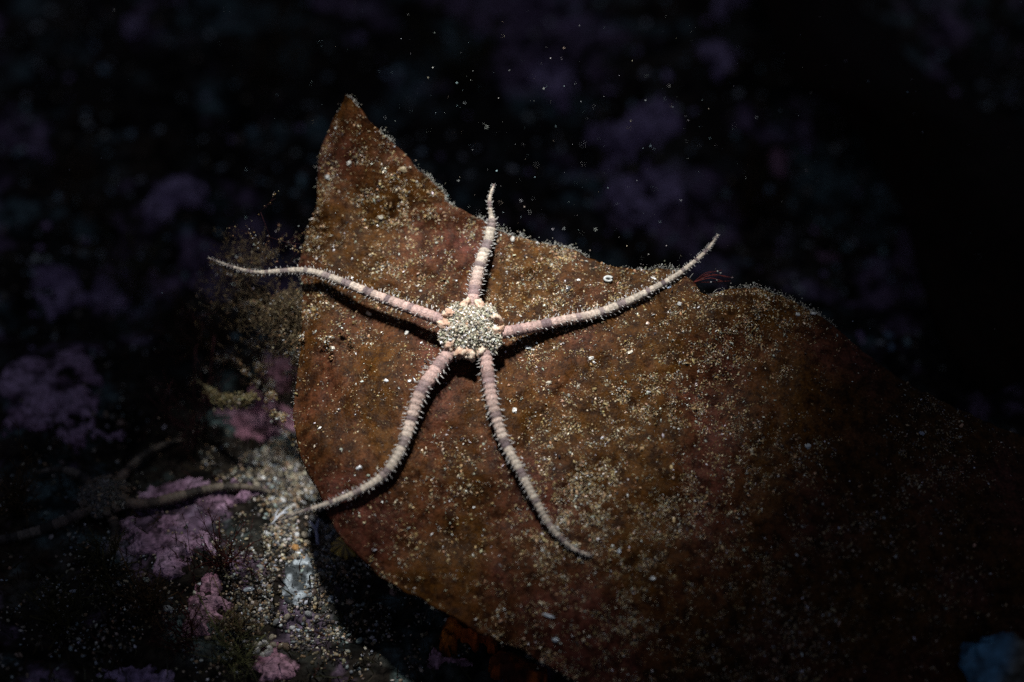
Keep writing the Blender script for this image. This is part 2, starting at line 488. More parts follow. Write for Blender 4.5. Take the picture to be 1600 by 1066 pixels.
# ------------------------------------------------------------------ sediment lying on the kelp
SED_PAL = [(0.40, 0.30, 0.15), (0.54, 0.47, 0.33), (0.24, 0.16, 0.065), (0.76, 0.77, 0.76), (0.18, 0.14, 0.085), (0.42, 0.25, 0.14), (0.36, 0.38, 0.32), (0.05, 0.04, 0.04)]
SED_W = [5, 2.4, 8, 0.8, 7, 3.5, 2, 3]
def kelp_density(px, py):
    big = fbm(px / 150, py / 150, seed=81, octv=3)
    clump = fbm(px / 15, py / 12, seed=87, octv=3)
    base = 0.50 + 0.95 * big
    base = base + 0.35 * smooth(760, 900, px) * smooth(1300, 1050, px) - 0.35 * smooth(700, 500, px) * smooth(480, 620, py)
    base = base + 0.45 * smooth(430, 240, py)
    hollow = 1 + 1.5 * fbm(px / 70, py / 90, seed=57, octv=3) + 0.8 * fbm(px / 16, py / 16, seed=59, octv=2)
    return np.clip(base, 0.10, 1.3) * np.clip(hollow, 0.15, 2.2) * np.clip(0.50 + 1.7 * clump, 0.06, 2.0)
rs = np.random.default_rng(11)
parts = []
for n, lo, hi, base, keep in ((620000, 0.0034, 0.0080, (OCT_V, OCT_F), 0.62), (190000, 0.0075, 0.0160, (OCT_V, OCT_F), 0.46), (16000, 0.013, 0.023, ICO0, 0.18)):
    px = rs.uniform(455, 1640, n); py = rs.uniform(145, 1120, n)
    ok = rs.uniform(0, 1, n) < kelp_density(px, py) * keep
    px, py = px[ok], py[ok]
    ok = inside(px, py); px, py = px[ok], py[ok]
    dist = np.hypot(px - 880, py - 560)
    ok = rs.uniform(0, 1, len(px)) < np.clip(1.30 - dist / 600, 0.07, 1); px, py = px[ok], py[ok]
    m = len(px)
    s = np.exp(rs.uniform(math.log(lo), math.log(hi), m))
    sz = np.stack([s * rs.uniform(0.8, 2.0, m), s * rs.uniform(0.6, 1.1, m), s * rs.uniform(0.4, 0.9, m)], 1)
    nn = kelp_nrm(px, py)
    pos = kelp_pt(px, py) + nn * (sz[:, 2:3] * 0.45)
    parts.append(grains(pos, sz, pick(SED_PAL, SED_W, m, rs), rs, base, frame_rot(nn + 0.45 * rs.normal(size=nn.shape), rs)))
v, f, c = join(parts)
print('sediment tris', len(f))
o = obj('sediment', mesh_data('sediment', v, f, c, False), M['grain']); tag(o, 'fine pale sediment dusted over the kelp blade', 'sediment', kind='stuff')

# ------------------------------------------------------------------ brittle stars
def make_arm(parent, pts, radii, surf_n, seg_len, palette, rng, spine_len, band=(7, 2), name='arm'):
    """pts (n,3) centre line, radii (n,), surf_n: direction up out of the surface"""
    s = np.r_[0, np.cumsum(np.linalg.norm(np.diff(pts, axis=0), axis=1))]
    # segment joints get closer as the arm thins
    joints = [0.0]
    while joints[-1] < s[-1] - 0.01:
        r = np.interp(joints[-1], s, radii)
        joints.append(joints[-1] + max(0.032, seg_len * (0.45 + 0.55 * r / radii[0])))
    joints = np.array(joints)
    per = 5
    ss, ph, sid = [], [], []
    for a in range(len(joints) - 1):
        for q in range(per):
            ss.append(joints[a] + (joints[a + 1] - joints[a]) * q / per); ph.append(q / per); sid.append(a)
    ss = np.minimum(np.array(ss), s[-1]); ph = np.array(ph); sid = np.array(sid)
    ctr = np.stack([np.interp(ss, s, pts[:, k]) for k in range(3)], 1)
    rad = np.interp(ss, s, radii) * (0.93 + 0.12 * np.sin(math.pi * np.clip(ph * 1.0, 0, 1)) ** 0.8)
    cream, pink, darkc = [np.array(p_) for p_ in palette]
    along = ss / s[-1]
    bl = []
    nxt, state = int(rng.integers(3, 6)), 0
    for a in range(len(joints)):
        bl.append(state * rng.uniform(0.7, 1.0))
        nxt -= 1
        if nxt <= 0:
            state = 1 - state
            nxt = int(rng.integers(band[1], band[1] + 2)) if state else int(rng.integers(band[0] - 3, band[0]))
    bl = np.array(bl)[sid]
    colr = pink[None] * (1 - smooth(0.15, 0.55, along))[:, None] + cream[None] * smooth(0.15, 0.55, along)[:, None]
    strength = (0.42 + 0.5 * smooth(0.05, 0.32, along))
    colr = colr * (1 - (bl * strength)[:, None]) + darkc[None] * (bl * strength)[:, None]
    colr = colr * (1 + 0.22 * rng.uniform(-1, 1, (len(joints), 1))[sid]) * (0.86 + 0.20 * np.sin(math.pi * ph) ** 0.5)[:, None]
    v, f, c = tube(ctr, rad, 14, colr, 0.82, surf_n)
    g = 0.06 * rad.mean() * vnoise(v[:, 0] * 22, v[:, 1] * 22, v[:, 2] * 22, seed=int(rng.integers(1000)))
    v = v + g[:, None] * unit(rng.normal(size=v.shape)) * 0.6
    arm = obj(name, mesh_data(name, v, f, c), M['skin'], parent)
    # spines, in combs on both sides of every segment
    t = unit(np.gradient(ctr, axis=0)); sd = unit(np.cross(t, np.broadcast_to(surf_n, t.shape))); uu = np.cross(sd, t)
    tubes = []
    for a in range(1, len(joints) - 1):
        k = a * per + 3
        if k >= len(ctr): break
        r = rad[k]; L0 = spine_len * (0.30 + 0.70 * r / radii[0])
        for side in (-1, 1):
            for el in (-0.25, 0.2, 0.65):
                if rng.uniform() < 0.28: continue
                el2 = el + rng.normal() * 0.10
                out = unit(side * sd[k] * math.cos(el2) + uu[k] * math.sin(el2))
                dirn = unit(out + t[k] * rng.uniform(0.15, 0.6) + rng.normal(size=3) * 0.22)
                p0 = ctr[k] + out * r * 0.86 + t[k] * rng.normal() * 0.006
                L_ = L0 * rng.uniform(0.45, 1.25)
                q = np.array([0, 0.5, 1.0])[:, None]
                tubes.append(tube(p0 + dirn * L_ * q, np.array([0.0062, 0.0054, 0.0025]) * (0.6 + 0.4 * r / radii[0]), 4,
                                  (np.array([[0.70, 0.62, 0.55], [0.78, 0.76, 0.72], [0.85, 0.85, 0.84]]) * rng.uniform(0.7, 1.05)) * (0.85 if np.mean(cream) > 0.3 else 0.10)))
    v, f, c = join(tubes)
    o = obj('spine_combs', mesh_data('spine_combs', v, f, c), M['spine'], arm); tag(o, kind='stuff')
    return arm

def make_disc(parent, centre, ax, ay, up, R, Hd, dirs, rng, pal, shield_col, gsize):
    """five-lobed low dome; dirs = unit vectors of the arms"""
    nr, na = 18, 90
    ang = np.arange(na) / na * 2 * math.pi
    arm_a = np.array([math.atan2(d @ ay, d @ ax) for d in dirs])
    def radius(a):
        dd = np.abs((a[:, None] - arm_a[None] + math.pi) % (2 * math.pi) - math.pi).min(1)
        return R * (0.80 + 0.25 * smooth(0.10, 0.60, dd))
    rr = radius(ang)
    prof = [(0.0, 1.0)] + [(k / 11.0, (1 - (k / 11.0) ** 2.6) * 0.62 + 0.38) for k in range(1, 11)] + [(0.985, 0.40), (1.0, 0.22), (0.97, 0.02), (0.88, -0.15), (0.65, -0.2), (0.35, -0.2), (0.02, -0.2)]
    V = []
    for pr, ph in prof:
        rad = rr * max(pr, 0.02)
        p = centre + (np.cos(ang) * rad)[:, None] * ax + (np.sin(ang) * rad)[:, None] * ay + up * (Hd * ph)
        V.append(p)
    V = np.array(V); nrg = len(prof)
    bump = 0.028 * fbm(V[..., 0] * 9, V[..., 1] * 9, V[..., 2] * 9, seed=101, octv=3)
    V = V + up * bump[..., None] * R / 0.4
    i = (np.arange(nrg - 1)[:, None] * na + np.arange(na)[None]); j = (np.arange(nrg - 1)[:, None] * na + (np.arange(na)[None] + 1) % na)
    f = np.stack([i, i + na, j + na, j], 2).reshape(-1, 4)
    v = V.reshape(-1, 3)
    tone = smooth(-0.3, 0.4, fbm(v[:, 0] * 7, v[:, 1] * 7, v[:, 2] * 7, seed=105, octv=3))[:, None]
    c = np.array(pal[0]) * (1 - tone) + np.array(pal[1]) * tone
    disc = obj('disc', mesh_data('disc', v, f, c), M['skin'], parent)
    # granules
    n = 6500
    a = rng.uniform(0, 2 * math.pi, n); q = np.sqrt(rng.uniform(0, 1, n)) * 1.0
    rad = radius(a) * q
    hgt = (1 - q ** 2.6) * 0.62 + 0.42 + 0.05 * rng.normal(size=n)
    pos = centre + (np.cos(a) * rad)[:, None] * ax + (np.sin(a) * rad)[:, None] * ay + up * (Hd * hgt)[:, None]
    s = gsize * np.exp(rng.uniform(-0.9, 0.7, n))
    col = pick([pal[0], pal[1], pal[2], pal[3], (0.04, 0.04, 0.045), (0.36, 0.24, 0.14)], [4, 5, 2.5, 2.2, 1.1, 1.2], n, rng, 0.3)
    sz = np.stack([s * rng.uniform(0.8, 2.2, n), s * rng.uniform(0.6, 1.2, n), s * 0.5], 1)
    v, f, c = grains(pos, sz, col, rng, (OCT_V, OCT_F), frame_rot(up + 0.7 * rng.normal(size=pos.shape), rng))
    o = obj('scales', mesh_data('scales', v, f, c, False), M['grain'], disc); tag(o, kind='stuff')
    for d in dirs:
        sd = unit(np.cross(d, up))
        for side in (-1, 1):
            p0 = centre + d * R * 0.82 + sd * side * R * 0.20 + up * Hd * 0.56
            bv, bf = ICO2
            n_ = fbm(bv[:, 0] * 2 + p0[0] * 9, bv[:, 1] * 2 + side, bv[:, 2] * 2, seed=111, octv=2)
            vv = bv * (1 + 0.55 * n_ + 0.25 * rng.uniform(-1, 1, len(bv)))[:, None]
            vv = p0 + R * (vv[:, :1] * 0.22 * unit(d - 0.3 * up - sd * side * 0.2) + vv[:, 1:2] * 0.15 * sd + vv[:, 2:3] * 0.15 * up)
            tn = smooth(-0.3, 0.4, fbm(vv[:, 0] * 14, vv[:, 1] * 14, vv[:, 2] * 14, seed=115, octv=2))[:, None]
            cc = np.array(shield_col[0]) * (1 - tn) + np.array(shield_col[1]) * tn
            obj('radial_shield', mesh_data('radial_shield', vv, bf, cc), M['skin'], parent)
    return disc

def local(pts, base):
    return pts - base

# main star ------------------------------------------------------------
ra = np.random.default_rng(23)
DISC_PX = (736, 521)
disc_up = unit(kelp_nrm(*DISC_PX) * 0.55 + unit(np.array(CAM) - kelp_pt(*DISC_PX)) * 0.45)
disc_n = kelp_nrm(*DISC_PX)
base = kelp_pt(*DISC_PX)
star = empty('brittle_star', base)
tag(star, 'pale pink and cream brittle star with banded spiny arms spread over the kelp', 'brittle star', 'brittle stars')
# per arm: (px, py, clearance above the kelp in cm, width in px); None clearance = absolute offset carried on from the last point
ARMS = [
    [(716, 512, 0.265, 24), (690, 501, 0.281, 27), (665, 491, 0.291, 26), (640, 482, 0.291, 25), (590, 463, 0.246, 22), (540, 443, 0.202, 19), (500, 428, 0.145, 16), (470, 423, 0.101, 15), (440, 424, 0.116, 13), (400, 426, 0.159, 10), (365, 418, 0.202, 7.5), (325, 403, 0.246, 3)],
    [(737, 502, 0.265, 25), (738, 480, 0.281, 27), (742, 450, 0.238, 27), (750, 415, 0.173, 26), (762, 380, 0.109, 23), (768, 352, 0.102, 20), (768.5, 343, 0.102, 17), (767.5, 337, 0.102, 10), (765, 318, 0.128, 9), (767, 302, 0.128, 6.5), (773, 287, 0.128, 3)],
    [(757, 521, 0.265, 24), (785, 520, 0.281, 27), (830, 512, 0.144, 25), (880, 501, 0.11, 22), (930, 491, 0.0651, 21), (980, 472, 0.0546, 19), (1020, 452, 0.0477, 16), (1055, 432, 0.0477, 13), (1090, 405, 0.0682, 9.5), (1108, 387, 0.0856, 7), (1122, 367, 0.102, 3)],
    [(751, 530, 0.265, 24), (758, 553, 0.281, 27), (764, 595, 0.217, 29), (772, 640, 0.191, 26), (788, 690, 0.142, 22), (812, 735, 0.126, 19), (838, 785, 0.0998, 17), (862, 825, 0.0683, 14), (890, 853, 0.0473, 10), (910, 864, 0.0368, 7), (925, 868, 0.0315, 3.5)],
    [(722, 530, 0.265, 24), (706, 548, 0.281, 30), (680, 580, 0.208, 33), (657, 615, 0.17, 30), (643, 655, 0.123, 26), (628, 700, 0.112, 23), (600, 742, 0.101, 20), (560, 768, 0.0896, 16), (510, 788, 0.0784, 12), (470, 800, 0.0672, 8), (438, 812, 0.056, 3.5)],
]
dirs = []
for A in ARMS:
    A = np.array(A, float)
    q = spline(A, 260)
    ip = np.clip(q[:, 0], 474, 1500), q[:, 1]
    d = kelp_d(q[:, 0], np.maximum(q[:, 1], 150))
    # free tips reach out straight instead of following the margin's roll
    dm = kelp_d(np.clip(q[:, 0], 500, 1060), np.clip(q[:, 1], 372 - 0 * q[:, 1], 2000))
    d = np.where((q[:, 0] < 500) | (q[:, 0] > 1060), dm, d)
    d = np.convolve(np.r_[np.full(12, d[0]), d, np.full(12, d[-1])], np.ones(25) / 25, 'valid')
    pts = P(q[:, 0], q[:, 1], d - q[:, 2])
    rad = q[:, 3] * 0.5 * K * FOCUS * (0.76 if A[3, 1] < 600 else 0.71)
    dirs.append(unit((pts[40] - pts[0]) - ((pts[40] - pts[0]) @ disc_up) * disc_up))
    make_arm(star, local(pts, base), rad, disc_n, 0.062, [(0.41, 0.355, 0.29), (0.38, 0.255, 0.225), (0.10, 0.068, 0.078)], ra, 0.052, (6, 1))
ax = unit(RIGHT - (RIGHT @ disc_up) * disc_up); ay = np.cross(disc_up, ax)
centre = P(736, 520, kelp_d(736, 520) - 0.27)
make_disc(star, local(centre, base), ax, ay, disc_up, 0.37, 0.22, dirs, ra,
          [(0.31, 0.28, 0.20), (0.48, 0.44, 0.34), (0.17, 0.165, 0.12), (0.78, 0.77, 0.73)], [(0.42, 0.26, 0.18), (0.66, 0.54, 0.42)], 0.0098)

# second star, in the shade on the reef floor ---------------------------------
cpt = G(168, 792) + np.array([0, 0, 0.16])
star2 = empty('brittle_star', cpt)
tag(star2, 'dim banded brittle star lying in shadow on the reef at far left', 'brittle star', 'brittle stars')
ARMS2 = [
    [(185, 795, .12, 24), (230, 798, .12, 25), (280, 787, .12, 24), (330, 772, .10, 20), (385, 768, .08, 14), (430, 774, .05, 4)],
    [(150, 802, .12, 22), (110, 822, .12, 23), (60, 840, .12, 22), (0, 852, .10, 18), (-60, 850, .08, 8)],
    [(180, 775, .12, 22), (200, 748, .12, 21), (228, 722, .12, 18), (262, 700, .08, 12), (290, 690, .05, 4)],
    [(155, 778, .12, 22), (132, 755, .12, 20), (95, 742, .10, 15), (50, 745, .06, 4)],
    [(172, 808, .12, 22), (182, 830, .10, 20), (176, 862, .06, 15), (150, 885, .03, 4)],
]
dirs2 = []
for A in ARMS2:
    q = spline(np.array(A, float), 140)
    pts = G(q[:, 0], q[:, 1])
    for ax_ in (0, 1, 2):
        pts[:, ax_] = np.convolve(np.r_[np.full(8, pts[0, ax_]), pts[:, ax_], np.full(8, pts[-1, ax_])], np.ones(17) / 17, 'valid')
    pts[:, 2] = ground_h(pts[:, 0], pts[:, 1]) * 0.6 + pts[:, 2] * 0.4 + q[:, 2] * 1.1
    dd = np.linalg.norm(pts - CAM, axis=1)
    dirs2.append(unit((pts[30] - pts[0]) * np.array([1, 1, 0])))
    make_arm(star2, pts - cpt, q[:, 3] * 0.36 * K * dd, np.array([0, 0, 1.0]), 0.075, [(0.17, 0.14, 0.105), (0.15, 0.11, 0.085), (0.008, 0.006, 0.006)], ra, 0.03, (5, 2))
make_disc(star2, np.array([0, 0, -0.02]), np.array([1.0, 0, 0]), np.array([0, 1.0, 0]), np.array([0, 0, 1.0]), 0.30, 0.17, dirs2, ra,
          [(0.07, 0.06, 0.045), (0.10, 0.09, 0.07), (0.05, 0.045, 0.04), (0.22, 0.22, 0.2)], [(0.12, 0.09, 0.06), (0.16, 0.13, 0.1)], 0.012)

# ------------------------------------------------------------------ crusts on the reef (each patch a thing)
def crust(name, cx, cy, rx, ry, rot, label, cat, cols, hgt, seed, mat, lump=3.2, rough=0.9, pit=0.35, n=None, grp=None):
    c0 = G(cx, cy); dep = np.linalg.norm(c0 - CAM)
    a = rx * K * dep; b = ry * K * dep / SP
    R = max(a, b) * 1.75
    n = n or int(np.clip(R / 0.011, 60, 220))
    u = np.linspace(-R, R, n); U, V_ = np.meshgrid(u, u)
    ca, sa = math.cos(rot), math.sin(rot)
    e = np.sqrt(((U * ca + V_ * sa) / a) ** 2 + ((-U * sa + V_ * ca) / b) ** 2)
    X = U + c0[0]; Y = V_ + c0[1]
    m = 0.80 - e + rough * 1.5 * fbm(X * 2.5, Y * 2.5, seed=seed, octv=5, gain=0.66)
    m = m - 0.9 * smooth(1.35, 1.72, e)
    pits = smooth(0.35, 0.55, fbm(X * 5.5, Y * 5.5, seed=seed + 9, octv=2)) * pit
    m = m - pits * 1.2
    inside_ = m > 0
    billow = 1 - np.abs(fbm(X * lump, Y * lump, seed=seed + 3, octv=3)) * 1.6
    z = ground_h(X, Y) + np.where(inside_, hgt * (0.5 + 0.5 * smooth(0, 0.5, m)) * (0.5 + 0.5 * billow), -0.05)
    z = z + inside_ * (0.030 * fbm(X * 5, Y * 5, seed=seed + 13, octv=4, gain=0.75) + 0.02 * np.abs(fbm(X * 12, Y * 12, seed=seed + 14, octv=2)) - 0.05 * pits / max(pit, 0.01))
    v = np.stack([X, Y, z], -1).reshape(-1, 3) - c0
    i = (np.arange(n - 1)[:, None] * n + np.arange(n - 1)[None]).ravel()
    f = np.stack([i, i + 1, i + n + 1, i + n], 1)
    keep = inside_.ravel()[f].any(1)
    cell = keep.reshape(n - 1, n - 1); lab_ = np.zeros(cell.shape, int); sizes = [0]
    for a0, b0 in zip(*np.nonzero(cell)):                         # keep the largest connected piece
        if lab_[a0, b0]: continue
        sizes.append(0); st = [(a0, b0)]; lab_[a0, b0] = len(sizes) - 1
        while st:
            y_, x_ = st.pop(); sizes[-1] += 1
            for yy, xx in ((y_ + 1, x_), (y_ - 1, x_), (y_, x_ + 1), (y_, x_ - 1)):
                if 0 <= yy < n - 1 and 0 <= xx < n - 1 and cell[yy, xx] and not lab_[yy, xx]:
                    lab_[yy, xx] = len(sizes) - 1; st.append((yy, xx))
    f = f[(lab_ == int(np.argmax(sizes))).ravel()]
    used = np.unique(f); remap = np.full(n * n, -1); remap[used] = np.arange(len(used)); f = remap[f]
    tone = smooth(-0.35, 0.35, fbm(X * 2.6, Y * 2.6, seed=seed + 5, octv=4)).reshape(-1, 1)
    cc = np.array(cols[0]) * (1 - tone) + np.array(cols[1]) * tone
    spot = smooth(0.12, 0.35, fbm(X * 9, Y * 9, seed=seed + 15, octv=3)).reshape(-1, 1)
    cc = cc * (1 - 0.65 * spot)
    if len(cols) > 2:
        t2 = smooth(0.10, 0.32, fbm(X * 3.4, Y * 3.4, seed=seed + 6, octv=4)).reshape(-1, 1)
        cc = cc * (1 - t2) + np.array(cols[2]) * t2
    o = obj(name, mesh_data(name, v[used], f, cc[used]), M[mat], loc=c0)
    tag(o, label, cat, grp)
    return o

MAUVE = [(0.32, 0.19, 0.28), (0.52, 0.35, 0.48)]
PINK = [(0.36, 0.17, 0.23), (0.58, 0.34, 0.43)]
BLUEM = [(0.30, 0.21, 0.34), (0.46, 0.34, 0.50)]
CR = [
    (70, 625, 95, 80, .3, 'large pitted mauve coralline crust at the left edge of the picture', MAUVE),
    (205, 450, 42, 45, .5, 'dim mauve coralline crust above the large left-hand crust', BLUEM),
    (85, 452, 40, 38, .5, 'dim mauve crust left of the other dim crust, near left edge', BLUEM),
    (300, 775, 95, 24, .15, 'elongated mauve coralline crust just above the banded arm in shadow', MAUVE),
    (258, 838, 68, 44, .2, 'flat mauve coralline crust just below the banded arm in shadow', MAUVE),
    (408, 660, 62, 42, -.3, 'nodular pink-mauve crust against the left margin of the kelp', PINK),
    (430, 578, 42, 30, -.2, 'dull rose crust under the feathery tuft beside the kelp', [(0.22, 0.10, 0.13), (0.28, 0.15, 0.20)]),
    (312, 990, 36, 80, -.1, 'upright pink coralline strip near the bottom left', PINK),
    (425, 1048, 40, 26, .3, 'knobbly pink coralline crust beside the white barnacle at bottom', PINK),
    (700, 1035, 36, 34, .2, 'dusky pink crust left of the orange sponge at the bottom', PINK),
    (210, 1062, 70, 14, 0, 'blue-mauve crust cut off by the bottom edge at left', BLUEM),
    (270, 312, 40, 36, .1, 'blurred blue-mauve crust left of the kelp tip', BLUEM),
    (990, 215, 72, 48, -.5, 'large blurred violet crust in the upper background right of centre', BLUEM),
    (1010, 320, 62, 44, .7, 'blurred violet crust directly above the right brittle star arm', BLUEM),
    (862, 125, 34, 45, .2, 'blurred violet crust at upper centre background', BLUEM),
    (1130, 88, 40, 28, .1, 'faint blue-violet crust in the background right of the upper centre', BLUEM),
    (1222, 250, 24, 14, .5, 'small bright violet crust in the upper right background', PINK),
    (1292, 404, 24, 16, -.2, 'small violet crust above the right shoulder of the kelp', PINK),
    (1132, 10, 30, 14, 0, 'violet crust cut off by the top edge right of centre', BLUEM),
    (566, 66, 24, 16, .3, 'small faint violet crust above the kelp tip', BLUEM),
    (215, 32, 30, 18, .4, 'faint violet crust in the top left corner area', BLUEM),
    (70, 247, 18, 14, .4, 'tiny faint violet crust in the left background', BLUEM),
    (1310, 170, 20, 12, .2, 'faint violet crust at the edge of the dark background kelp', BLUEM),
]
for k, (cx, cy, rx, ry, rot, lab, cols) in enumerate(CR):
    near = cy > 500
    crust('coralline_crust', cx, cy, rx, ry, rot, lab, 'coralline crust', cols, 0.075 if near else 0.13, 200 + 17 * k, 'crust', grp='coralline crusts on the reef')
crust('orange_sponge', 752, 995, 76, 36, -.45, 'orange encrusting sponge under the lower margin of the kelp', 'sponge', [(0.55, 0.11, 0.018), (0.78, 0.22, 0.02), (0.14, 0.035, 0.01)], 0.34, 611, 'sponge', lump=4.5, pit=0.5)
crust('orange_sponge', 800, 1052, 46, 18, -.2, 'dark orange sponge patch cut off by the bottom edge', 'sponge', [(0.35, 0.07, 0.012), (0.52, 0.13, 0.015), (0.08, 0.02, 0.01)], 0.3, 645, 'sponge', lump=4.5, pit=0.5)

# ------------------------------------------------------------------ gravel, sand and litter on the reef
rgv = np.random.default_rng(31)
GR_PAL = [(0.40, 0.34, 0.24), (0.54, 0.50, 0.42), (0.20, 0.16, 0.10), (0.74, 0.76, 0.76), (0.08, 0.075, 0.07), (0.34, 0.22, 0.12), (0.28, 0.33, 0.34), (0.02, 0.02, 0.02)]
def ground_scatter(n, cx, cy, sx, sy, rot=0.0):
    a = rgv.normal(size=n) * sx; b = rgv.normal(size=n) * sy
    return cx + a * math.cos(rot) - b * math.sin(rot), cy + a * math.sin(rot) + b * math.cos(rot)
parts = []
CL = [(6500, 470, 765, 38, 55, 0.3), (5200, 500, 850, 40, 55, 0.2), (3000, 425, 960, 32, 50, 0), (1500, 410, 730, 40, 26, 0), (2600, 480, 920, 50, 40, 0), (1600, 300, 880, 150, 90, 0), (2600, 150, 960, 140, 80, 0), (2200, 620, 990, 110, 50, 0), (1500, 200, 700, 180, 120, 0)]
for n, cx, cy, sx, sy, rot in CL:
    px, py = ground_scatter(n, cx, cy, sx, sy, rot)
    ok = (py < 1150) & (px > -80); px, py = px[ok], py[ok]
    keep = rgv.uniform(0, 1, len(px)) < np.clip(0.30 + 1.8 * fbm(px / 40, py / 40, seed=301, octv=3), 0.04, 1); px, py = px[keep], py[keep]
    m = len(px); p = G(px, py); nn = g_normal(p)
    s = np.exp(rgv.uniform(math.log(0.007), math.log(0.027), m))
    sz = np.stack([s * rgv.uniform(0.9, 1.6, m), s, s * rgv.uniform(0.5, 0.9, m)], 1)
    parts.append(grains(p + nn * 0.35 * s[:, None], sz, pick(GR_PAL, [4, 2, 5, 1.0, 6, 2, 2, 7], m, rgv, 0.35), rgv, ICO0, frame_rot(nn + 0.4 * rgv.normal(size=nn.shape), rgv), 0.22))
v, f, c = join(parts)
o = obj('gravel', mesh_data('gravel', v, f, c), M['pebble']); tag(o, 'fine tan and white gravel on the reef left of the kelp', 'gravel', kind='stuff')

# faint litter of pale bits all over the dark reef
n = 5200
px = rgv.uniform(-150, 1750, n); py = rgv.uniform(-80, 1150, n)
keep = rgv.uniform(0, 1, n) < np.clip(0.35 + 1.2 * fbm(px / 130, py / 130, seed=311, octv=3), 0.03, 1); px, py = px[keep], py[keep]
m = len(px); p = G(px, py); nn = g_normal(p); s = np.exp(rgv.uniform(math.log(0.010), math.log(0.045), m))
px = rgv.uniform(-150, 1750, 900); py = rgv.uniform(-80, 560, 900); p2 = G(px, py); n2 = g_normal(p2); s2 = np.exp(rgv.uniform(math.log(0.02), math.log(0.075), 900))
big_bits = grains(p2 + n2 * 0.3 * s2[:, None], np.stack([s2 * 1.3, s2, s2 * 0.6], 1), pick([(0.42, 0.44, 0.40), (0.24, 0.34, 0.34), (0.34, 0.24, 0.36), (0.14, 0.11, 0.08)], [1.5, 2, 1.5, 3], 900, rgv), rgv, ICO0, frame_rot(n2 + 0.4 * rgv.normal(size=n2.shape), rgv))
v, f, c = grains(p + nn * 0.3 * s[:, None], np.stack([s * 1.4, s, s * 0.6], 1), pick([(0.4, 0.4, 0.36), (0.25, 0.3, 0.28), (0.3, 0.22, 0.15), (0.12, 0.1, 0.08)], [2, 2, 2, 3], m, rgv), rgv, ICO0, frame_rot(nn + 0.4 * rgv.normal(size=nn.shape), rgv))
v, f, c = join([(v, f, c), big_bits])
o = obj('shell_grit', mesh_data('shell_grit', v, f, c), M['grain']); tag(o, 'scattered pale shell grit over the dark reef', 'shell grit', kind='stuff')

# pebbles, one by one
PEB = []
for k in range(7):
    bv, bf = ICO2
    q = bv * np.array([1.25, 0.95, 0.7]) * (1 + 0.22 * fbm(bv[:, 0] * 1.2 + 5 * k, bv[:, 1] * 1.2, bv[:, 2] * 1.2, seed=320 + k, octv=3))[:, None]
    PEB.append((q, bf))
PCOL = {'tan': (0.32, 0.28, 0.21), 'white': (0.66, 0.67, 0.66), 'brown': (0.16, 0.11, 0.07), 'orange': (0.42, 0.22, 0.07), 'grey': (0.26, 0.27, 0.27), 'dark': (0.06, 0.055, 0.05)}
peb_mesh = {}
for cn, cc in PCOL.items():
    for k, (q, bf) in enumerate(PEB):
        tn = smooth(-0.4, 0.4, fbm(q[:, 0] * 3, q[:, 1] * 3, q[:, 2] * 3, seed=330 + k, octv=2))[:, None]
        me = mesh_data('pebble', q, bf, np.array(cc) * (0.75 + 0.45 * tn)); me.materials.append(M['pebble'])
        peb_mesh[cn, k] = me
def rot_obj(o, nrm, rng):
    Rm = frame_rot(nrm[None], rng)[0]
    o.rotation_euler = Matrix(Rm.tolist()).to_euler()
taken = []
def pebble(px, py, size, cn, label, grp):
    p = G(px, py); nn = g_normal(p)
    o = obj('pebble', peb_mesh[cn, int(rgv.integers(7))], None, loc=p + nn * size * 0.35)
    o.scale = (size,) * 3; rot_obj(o, nn, rgv); tag(o, label, 'pebble', grp)
    return o
pebble(462, 857, 0.042, 'orange', 'orange pebble in the lit gravel below the lowest left arm', None)
LAND = [((462, 857), 'orange pebble'), ((495, 836), 'lilac forked twig'), ((437, 812), 'slim forked stick'), ((466, 908), 'pale blue-grey film'), ((405, 670), 'nodular pink-mauve crust'),
        ((413, 1022), 'white barnacle'), ((372, 965), 'tan bushy tuft'), ((500, 785), 'tip of the lower left arm'), ((345, 880), 'dark red branching algae'), ((389, 921), 'pale blue-grey flake'), ((424, 780), 'white flake')]
seen = set()
for k in range(260):
    cl = [(470, 770, 42, 62), (505, 840, 30, 40), (440, 700, 45, 34), (420, 960, 38, 50)][int(rgv.choice(4, p=[.40, .2, .2, .2]))]
    px = cl[0] + rgv.normal() * cl[2]; py = cl[1] + rgv.normal() * cl[3]
    if inside(np.array([px + 6]), np.array([py]))[0] or py > 1056 or px < 330: continue
    size = float(np.exp(rgv.uniform(math.log(0.020), math.log(0.042))))
    if any((px - a) ** 2 + (py - b) ** 2 < (100 * (size + s_)) ** 2 for a, b, s_ in taken): continue
    cn = str(rgv.choice(['tan', 'white', 'brown', 'grey', 'dark'], p=[.36, .14, .26, .14, .10]))
    dist = [math.hypot(px - a, py - b) for (a, b), _ in LAND]; j = int(np.argmin(dist))
    (lx_, ly_), lname = LAND[j]
    if dist[j] < 9 or dist[j] > 75: continue
    dx_, dy_ = px - lx_, py - ly_
    side = ('right of' if dx_ > 0 else 'left of') if abs(dx_) > abs(dy_) else ('below' if dy_ > 0 else 'above')
    near = 'just ' if dist[j] < 30 else 'farther '
    lab = f'{"larger" if size > 0.034 else "small"} {cn} pebble {near}{side} the {lname}'
    if lab in seen: continue
    seen.add(lab); taken.append((px, py, size))
    pebble(px, py, size, cn, lab, 'pebbles in the lit gravel left of the kelp')
print('pebbles', len(seen))

